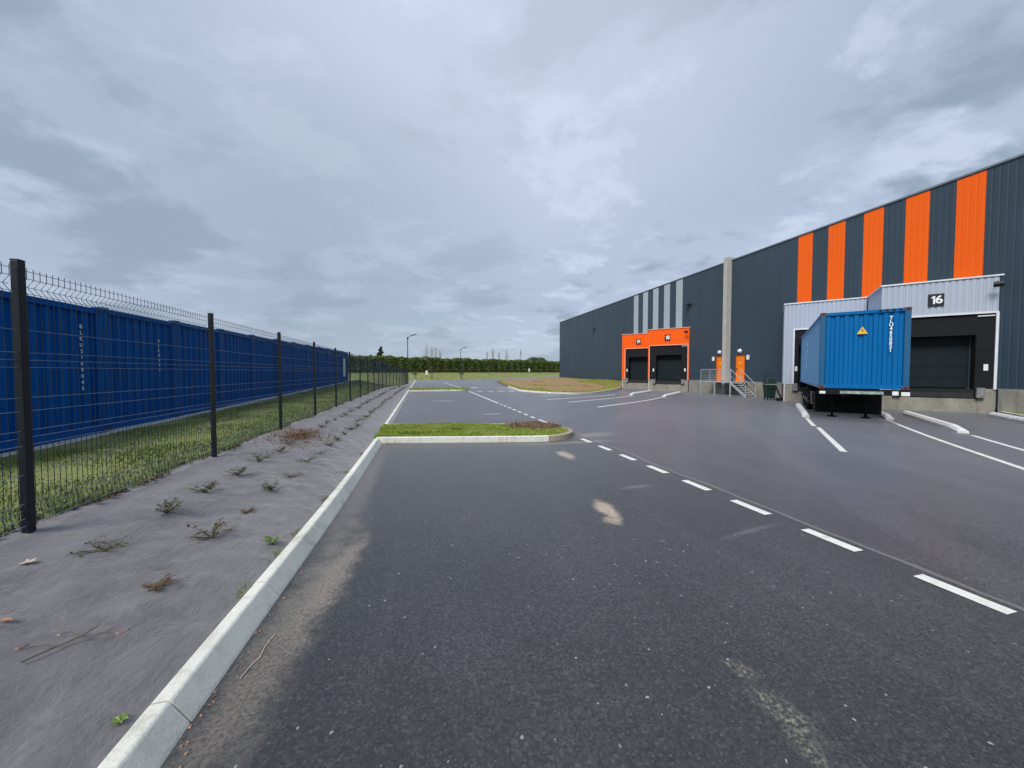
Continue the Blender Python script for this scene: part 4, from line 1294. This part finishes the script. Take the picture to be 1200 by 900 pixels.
# loose pale grit on the asphalt
mb = MB()
for k in range(40):
    x = random.uniform(-.9, 4.2); y = .9 + 7 * random.random() ** 1.6; s_ = random.uniform(.0015, .0038)
    o_ = [(s_, 0, 0), (0, s_, 0), (-s_, 0, 0), (0, -s_, 0), (0, 0, s_ * .9)]
    z = road(x, y) + .001
    mb.add([(x + a * random.uniform(.6, 1.2), y + b * random.uniform(.6, 1.2), z + c) for a, b, c in o_], [(0, 1, 4), (1, 2, 4), (2, 3, 4), (3, 0, 4)])
tag(mb.build('grit', M['stone']), 'loose pale grit scattered over the dark asphalt', 'grit', kind='stuff')

# ------------------------------------------------------------------ far background
def cloud(n, f, size, name, mat, parent=None, kind=None, seed=0):
    """n leaf clumps; f() returns a point"""
    pts = np.array([f() for _ in range(n)])
    s_ = size * rng.uniform(.5, 1.4, n)
    u = rng.normal(size=(n, 3)); u /= np.linalg.norm(u, axis=1)[:, None]
    w = rng.normal(size=(n, 3)); v = np.cross(u, w); v /= np.linalg.norm(v, axis=1)[:, None]
    q = np.stack([pts - u * s_[:, None], pts + v * s_[:, None] * .6, pts + u * s_[:, None], pts - v * s_[:, None] * .6], 1)
    m = MB(); m.v = [tuple(p) for p in q.reshape(-1, 3)]; m.f = [(4 * i, 4 * i + 1, 4 * i + 2, 4 * i + 3) for i in range(n)]
    o = m.build(name, mat, parent)
    at = o.data.attributes.new('tone', 'FLOAT', 'POINT'); at.data.foreach_set('value', np.repeat(rng.uniform(0, 1, n), 4))
    return o
A = Vector((-45, 88)); B = Vector((75, 152)); D = (B - A); LH = D.length; Dn = D.normalized(); Nn = Vector((-Dn.y, Dn.x))
hd = thing('hedge', 'long dark green clipped hedge closing the view at the horizon', 'hedge', (A.x, A.y, 1.4))
def hf():
    s_ = random.random() * LH; side_ = random.random()
    top = 4.45 + .18 * math.sin(s_ * .5) + .14 * math.sin(s_ * 1.7) + .10 * math.sin(s_ * 4.1)
    if side_ < .6: w = -random.random() ** 3 * .8 ; z = .75 + (top - .75) * random.random()
    elif side_ < .85: w = random.uniform(0, 2.0); z = top - abs(random.gauss(0, .12))
    else: w = random.uniform(0, 2.0); z = random.uniform(.9, top)
    bul = .25 * math.sin(s_ * 2.1)
    p = Dn * s_ + Nn * (w + bul + .3)
    return (p.x, p.y, z + random.gauss(0, .04))
cloud(70000, hf, .20, 'foliage', M['hedge_leaf'], hd)
m = MB(); 
vs = []
for w in (.6, 1.9):
    for s_ in (0, LH):
        for z in (.75, 4.0):
            p = Dn * s_ + Nn * w; vs.append((p.x, p.y, z))
vs = [(a, b, -.6 if c < 1 else c) for a, b, c in vs]
m.add(vs, [(0, 2, 3, 1), (4, 5, 7, 6), (1, 3, 7, 5), (0, 4, 6, 2), (0, 1, 5, 4), (2, 6, 7, 3)])
m.build('inner_mass', M['bark'], hd)
m = MB()
for k in range(int(LH / 1.1)):
    p = Dn * (k * 1.1 + random.uniform(-.2, .2)) + Nn * random.uniform(.3, 1.2)
    m.tube([(p.x, p.y, -.3), (p.x + random.uniform(-.1, .1), p.y, 1.6)], .11, 5)
tk = m.build('trunks', M['bark'], hd); tk['kind'] = 'stuff'

def tree(name, label, x, y, z, h, w, n, mat, leaf_s, trunk=.15, grp=None, shape='round'):
    t = thing(name, label, 'tree', (x, y, z), 0, grp)
    clumps = [(random.gauss(0, w * .24), random.gauss(0, w * .24), h * random.uniform(.45, .88), random.uniform(.18, .32) * w) for _ in range(9)]
    if shape == 'cone': clumps = [(random.gauss(0, .06 * w), random.gauss(0, .06 * w), h * (.2 + .75 * i / 9), w * .5 * (1 - .82 * i / 9)) for i in range(10)]
    m = MB(); m.tube([(0, 0, -.3), (0, 0, h * .4), (.1, 0, h * .75)], trunk, 7, trunk * .4)
    for c in clumps[:6]: m.tube([(0, 0, h * .35), (c[0] * .6, c[1] * .6, c[2] * .8), (c[0], c[1], c[2])], trunk * .35, 5, trunk * .1)
    m.build('trunk', M['bark'], t)
    def f():
        c = random.choice(clumps); r_ = c[3] * random.random() ** .4; a = random.uniform(0, 6.28); e = math.asin(random.uniform(-1, 1))
        return (c[0] + r_ * math.cos(a) * math.cos(e), c[1] + r_ * math.sin(a) * math.cos(e), c[2] + r_ * .8 * math.sin(e))
    cloud(n, f, leaf_s, 'crown', mat, t)
    return t
def bear(px, Y):  # bearing helper, metres to the right of the road axis at distance Y
    return Y * math.tan(R(13.6) + math.atan((px - 600) / 433))
tree('conifer', 'small dark conifer rising above the hedge at its left end', bear(446, 150), 150, 1, 10.5, 4.6, 1800, M['tree_leaf'], .35, shape='cone')
tree('tree', 'tiny dark treetop left of the conifer above the fence line', bear(431, 160), 160, 1, 9.0, 3.2, 700, M['tree_leaf'], .3)
tree('tree', 'broad low rounded tree behind the right part of the hedge', bear(625, 190), 190, 1, 8.2, 14, 3800, M['tree_leaf'], .4)
tree('tree', 'small round treetop beside the far corner of the warehouse', bear(652, 190), 190, 1, 7.0, 4, 900, M['tree_leaf'], .35)

def poplar(px, Y, h, w, lab, seed):
    rd = random.Random(seed)
    t = thing('bare_tree', lab, 'tree', (bear(px, Y), Y, 0), 0, 'bare grey poplars far beyond the hedge')
    m = MB(); m.tube([(0, 0, 0), (0, 0, h * .5), (rd.uniform(-.3, .3), 0, h)], .36, 6, .06)
    m.build('trunk', M['poplar'], t)
    m = MB()
    for k in range(110):
        z = h * rd.uniform(.12, .9); a = rd.uniform(0, 6.28); L = w * rd.uniform(.3, .6) * (1 - .45 * z / h)
        up_ = rd.uniform(2.2, 4.5)
        m.tube([(0, 0, z), (L * .7 * math.cos(a), L * .7 * math.sin(a), z + up_ * .5), (L * math.cos(a), L * math.sin(a), z + up_)], .07, 3, .03, caps=False)
    m.build('branches', M['poplar'], t)
for i, (px, Y, h, w, lab) in enumerate((
    (500, 300, 23.5, 4.2, 'tallest bare poplar, leftmost of the pale group right of the street lamp'),
    (506, 300, 21.5, 4.5, 'pale bare poplar in the middle of the left group beyond the hedge'),
    (511, 300, 21.5, 4.2, 'pale bare poplar at the right side of the left group beyond the hedge'),
    (516, 300, 18.5, 3.4, 'short bare poplar standing alone just right of the left poplar group'),
    (571, 300, 18.5, 3.5, 'short bare poplar, first of the right group beyond the hedge'),
    (577.5, 300, 20.5, 4.0, 'bare poplar, second of the right group beyond the hedge'),
    (585, 300, 17.5, 3.2, 'thin bare poplar in the middle of the right group beyond the hedge'),
    (594, 300, 20.5, 4.6, 'widest bare poplar of the right group beyond the hedge'),
    (610, 300, 20.0, 3.0, 'lone thin bare poplar nearest the warehouse beyond the hedge'))):
    poplar(px, Y, h, w, lab, 40 + i)

def lamp(px, Y, z0, H, lab, two=False):
    t = thing('street_lamp', lab, 'street lamp', (bear(px, Y), Y, z0), 0, 'slim dark street lamps beyond the parking lane')
    MB().tube([(0, 0, -.2), (0, 0, H * .5), (0, 0, H)], .08, 8, .05).build('pole', M['darkmetal'], t)
    m = MB(); m.tube([(0, 0, H - .05), (.35, -.02, H + .22), (.75, -.04, H + .34)], .035, 6); m.build('arm', M['darkmetal'], t)
    MB().box(-.3, -.14, -.05, .45, .14, .05).build('lamp_head', M['darkmetal'], t, bevel=.02, loc=(.75, -.04, H + .36)).rotation_euler = (0, R(-14), 0)
    MB().box(-.1, -.1, -.2, .12, .1, .05).build('bracket', M['darkmetal'], t, bevel=.02, loc=(0, 0, H))
lamp(478, 52, .05, 6.25, 'nearer dark street lamp standing at the far end of the mesh fence')
lamp(540, 82, .3, 6.35, 'farther dark street lamp in front of the hedge, right of the pale poplars')

def sapling(px, Y, h, lab):
    z = far(0, Y)
    t = thing('sapling', lab, 'tree', (bear(px, Y), Y, z), 0, 'staked young trees in the grass before the hedge')
    MB().tube([(0, 0, -.1), (.02, 0, h * .6), (0, .02, h)], .05, 5, .02).build('trunk', M['bark'], t)
    cloud(170, lambda: (random.gauss(0, .28), random.gauss(0, .28), random.uniform(h * .5, h)), .10, 'crown', M['tree_leaf'], t)
    MB().tube([(.25, 0, -.1), (.25, 0, 1.2)], .04, 5).build('stake', M['bark'], t)
for px, Y, h, lab in ((505.5, 78, 2.6, 'leafy staked sapling in the meadow just right of the small white marker'), (541, 80, 2.0, 'staked sapling in the meadow below the farther street lamp'),
                      (486, 80, 1.8, 'staked sapling in the meadow left of the small white marker'), (573, 92, 2.4, 'staked sapling beside the bend of the side road')):
    sapling(px, Y, h, lab)
for px, Y, w_, lab in ((500, 88, .5, 'small white marker board in the meadow before the left part of the hedge'), (620, 112, .55, 'small white marker board before the hedge, left of the warehouse corner')):
    z = far(0, Y)
    t = thing('marker_board', lab, 'sign', (bear(px, Y), Y, z))
    MB().box(-w_ / 2, -.02, .35, w_ / 2, .02, 1.35).build('board', M['sticker'], t)
    m = MB(); m.box(-.05, .021, -.1, .05, .07, 1.3); m.build('post', M['bark'], t)
# thin stock fence crossing the meadow
sf = thing('stock_fence', 'thin low post and wire fence crossing the meadow in front of the hedge', 'fence', (0, 98, far(0, 98)))
for k in range(22):
    x = -12 + 3.0 * k; y = .35 * x * .5
    MB().tube([(x, y, -.1 ), (x, y, 1.15)], .045, 5).build('post', M['bark'], sf)
m = MB()
for z in (.4, .75, 1.1): m.tube([(-12 + 3.0 * k, .35 * (-12 + 3.0 * k) * .5, z) for k in range(22)], .012, 3)
m.build('wires', M['bark'], sf)

# ------------------------------------------------------------------ sky and light
SUN_AZ = R(228)   # compass-like: direction the light comes from (x = sin, y = cos)
SUN_EL = R(48)
wd = bpy.data.worlds.new('World'); sc.world = wd; wd.use_nodes = True
nt = wd.node_tree; n = nt.nodes; l = nt.links
bg = n['Background']; bg.inputs['Strength'].default_value = .078
sky = n.new('ShaderNodeTexSky'); sky.sky_type = 'NISHITA'; sky.sun_disc = False
sky.sun_elevation = SUN_EL; sky.sun_rotation = SUN_AZ
tc = n.new('ShaderNodeTexCoord')
sep = n.new('ShaderNodeSeparateXYZ'); l.new(tc.outputs['Generated'], sep.inputs[0])
def mth(op, a, b=0., c=0.):
    x = n.new('ShaderNodeMath'); x.operation = op
    for i, v in enumerate((a, b, c)):
        if hasattr(v, 'links'): l.new(v, x.inputs[i])
        else: x.inputs[i].default_value = v
    return x.outputs[0]
zc = mth('ADD', mth('MAXIMUM', sep.outputs[2], 0.0), .20)
cb = n.new('ShaderNodeCombineXYZ'); l.new(mth('DIVIDE', sep.outputs[0], zc), cb.inputs[0]); l.new(mth('DIVIDE', sep.outputs[1], zc), cb.inputs[1])
def nz(scale, detail, rough, dist, loc, sc3=(1, 1, 1)):
    mp = n.new('ShaderNodeMapping'); l.new(cb.outputs[0], mp.inputs[0]); mp.inputs['Location'].default_value = loc; mp.inputs['Scale'].default_value = sc3
    mp.inputs['Rotation'].default_value = (0, 0, R(25))
    x = n.new('ShaderNodeTexNoise'); l.new(mp.outputs[0], x.inputs['Vector'])
    x.inputs['Scale'].default_value = scale; x.inputs['Detail'].default_value = detail; x.inputs['Roughness'].default_value = rough; x.inputs['Distortion'].default_value = dist
    return x.outputs['Fac']
def mr(f, a, b, lo=0., hi=1.):
    x = n.new('ShaderNodeMapRange'); x.interpolation_type = 'SMOOTHSTEP'; l.new(f, x.inputs[0])
    for i, v in enumerate((a, b, lo, hi)): x.inputs[i + 1].default_value = v
    return x.outputs[0]
def mix(f, a, b, mode='MIX'):
    x = n.new('ShaderNodeMix'); x.data_type = 'RGBA'; x.blend_type = mode
    for sk, v in ((x.inputs[0], f), (x.inputs[6], a), (x.inputs[7], b)):
        if hasattr(v, 'links'): l.new(v, sk)
        else: sk.default_value = v if not isinstance(v, tuple) else (*v, 1)
    return x.outputs[2]
big = nz(.42, 3, .45, .1, (3.1, 1.7, 0))
med = nz(1.25, 10, .58, .12, (9.3, 4.6, 0), (1, 1.1, 1))
wsp = nz(2.2, 10, .60, .15, (1.2, 5.2, 0), (1, 1.1, 1))
c = mix(mr(big, .36, .64), (2.40, 2.86, 3.60), (3.05, 3.54, 4.45))
c = mix(mr(wsp, .50, .62, 0, .50), c, (4.1, 4.6, 5.5))
c = mix(mr(med, .505, .60, 0, .95), c, (1.74, 2.16, 2.74))
# cloud deck thinner (brighter) high up to the north, thicker low in the west
def lobe(az, el, a, b, hi):
    v = (math.sin(R(az)) * math.cos(R(el)), math.cos(R(az)) * math.cos(R(el)), math.sin(R(el)))
    x = n.new('ShaderNodeVectorMath'); x.operation = 'DOT_PRODUCT'; l.new(tc.outputs['Generated'], x.inputs[0]); x.inputs[1].default_value = v
    return mr(x.outputs['Value'], a, b, 0, hi)
c = mix(lobe(8, 46, .72, 1.0, .50), c, (4.3, 4.75, 5.75))
c = mix(lobe(-32, 14, .80, 1.0, .45), c, (2.0, 2.45, 3.1))
c = mix(lobe(-6, 14, .90, 1.0, .40), c, (2.0, 2.45, 3.1))
c = mix(mr(sep.outputs[2], .16, .01, 0, .55), c, (2.30, 2.82, 3.42))
# clouds thin out and glow on the side of the sun
c2 = mix(.06, c, sky.outputs[0])
l.new(c2, bg.inputs['Color'])

sd = bpy.data.lights.new('sun', 'SUN'); sd.energy = 1.5; sd.angle = R(24); sd.color = (1, .95, .88)
so = bpy.data.objects.new('sun', sd); C.objects.link(so)
dirv = Vector((math.sin(SUN_AZ) * math.cos(SUN_EL), math.cos(SUN_AZ) * math.cos(SUN_EL), math.sin(SUN_EL)))
so.rotation_euler = dirv.to_track_quat('Z', 'Y').to_euler()

# ------------------------------------------------------------------ camera
cd = bpy.data.cameras.new('camera'); cam = bpy.data.objects.new('camera', cd); C.objects.link(cam)
cd.sensor_width = 36; cd.lens = 433 / 1200 * 36; cd.clip_start = .05; cd.clip_end = 5000
cam.location = (0, 0, 1.65)
cam.rotation_euler = (R(90) - math.atan(14 / 433), 0, -R(13.6))
sc.camera = cam
vs = sc.view_settings
vs.view_transform = 'Standard'; vs.look = 'None'; vs.gamma = 1; vs.use_curve_mapping = False; vs.exposure = 1.16
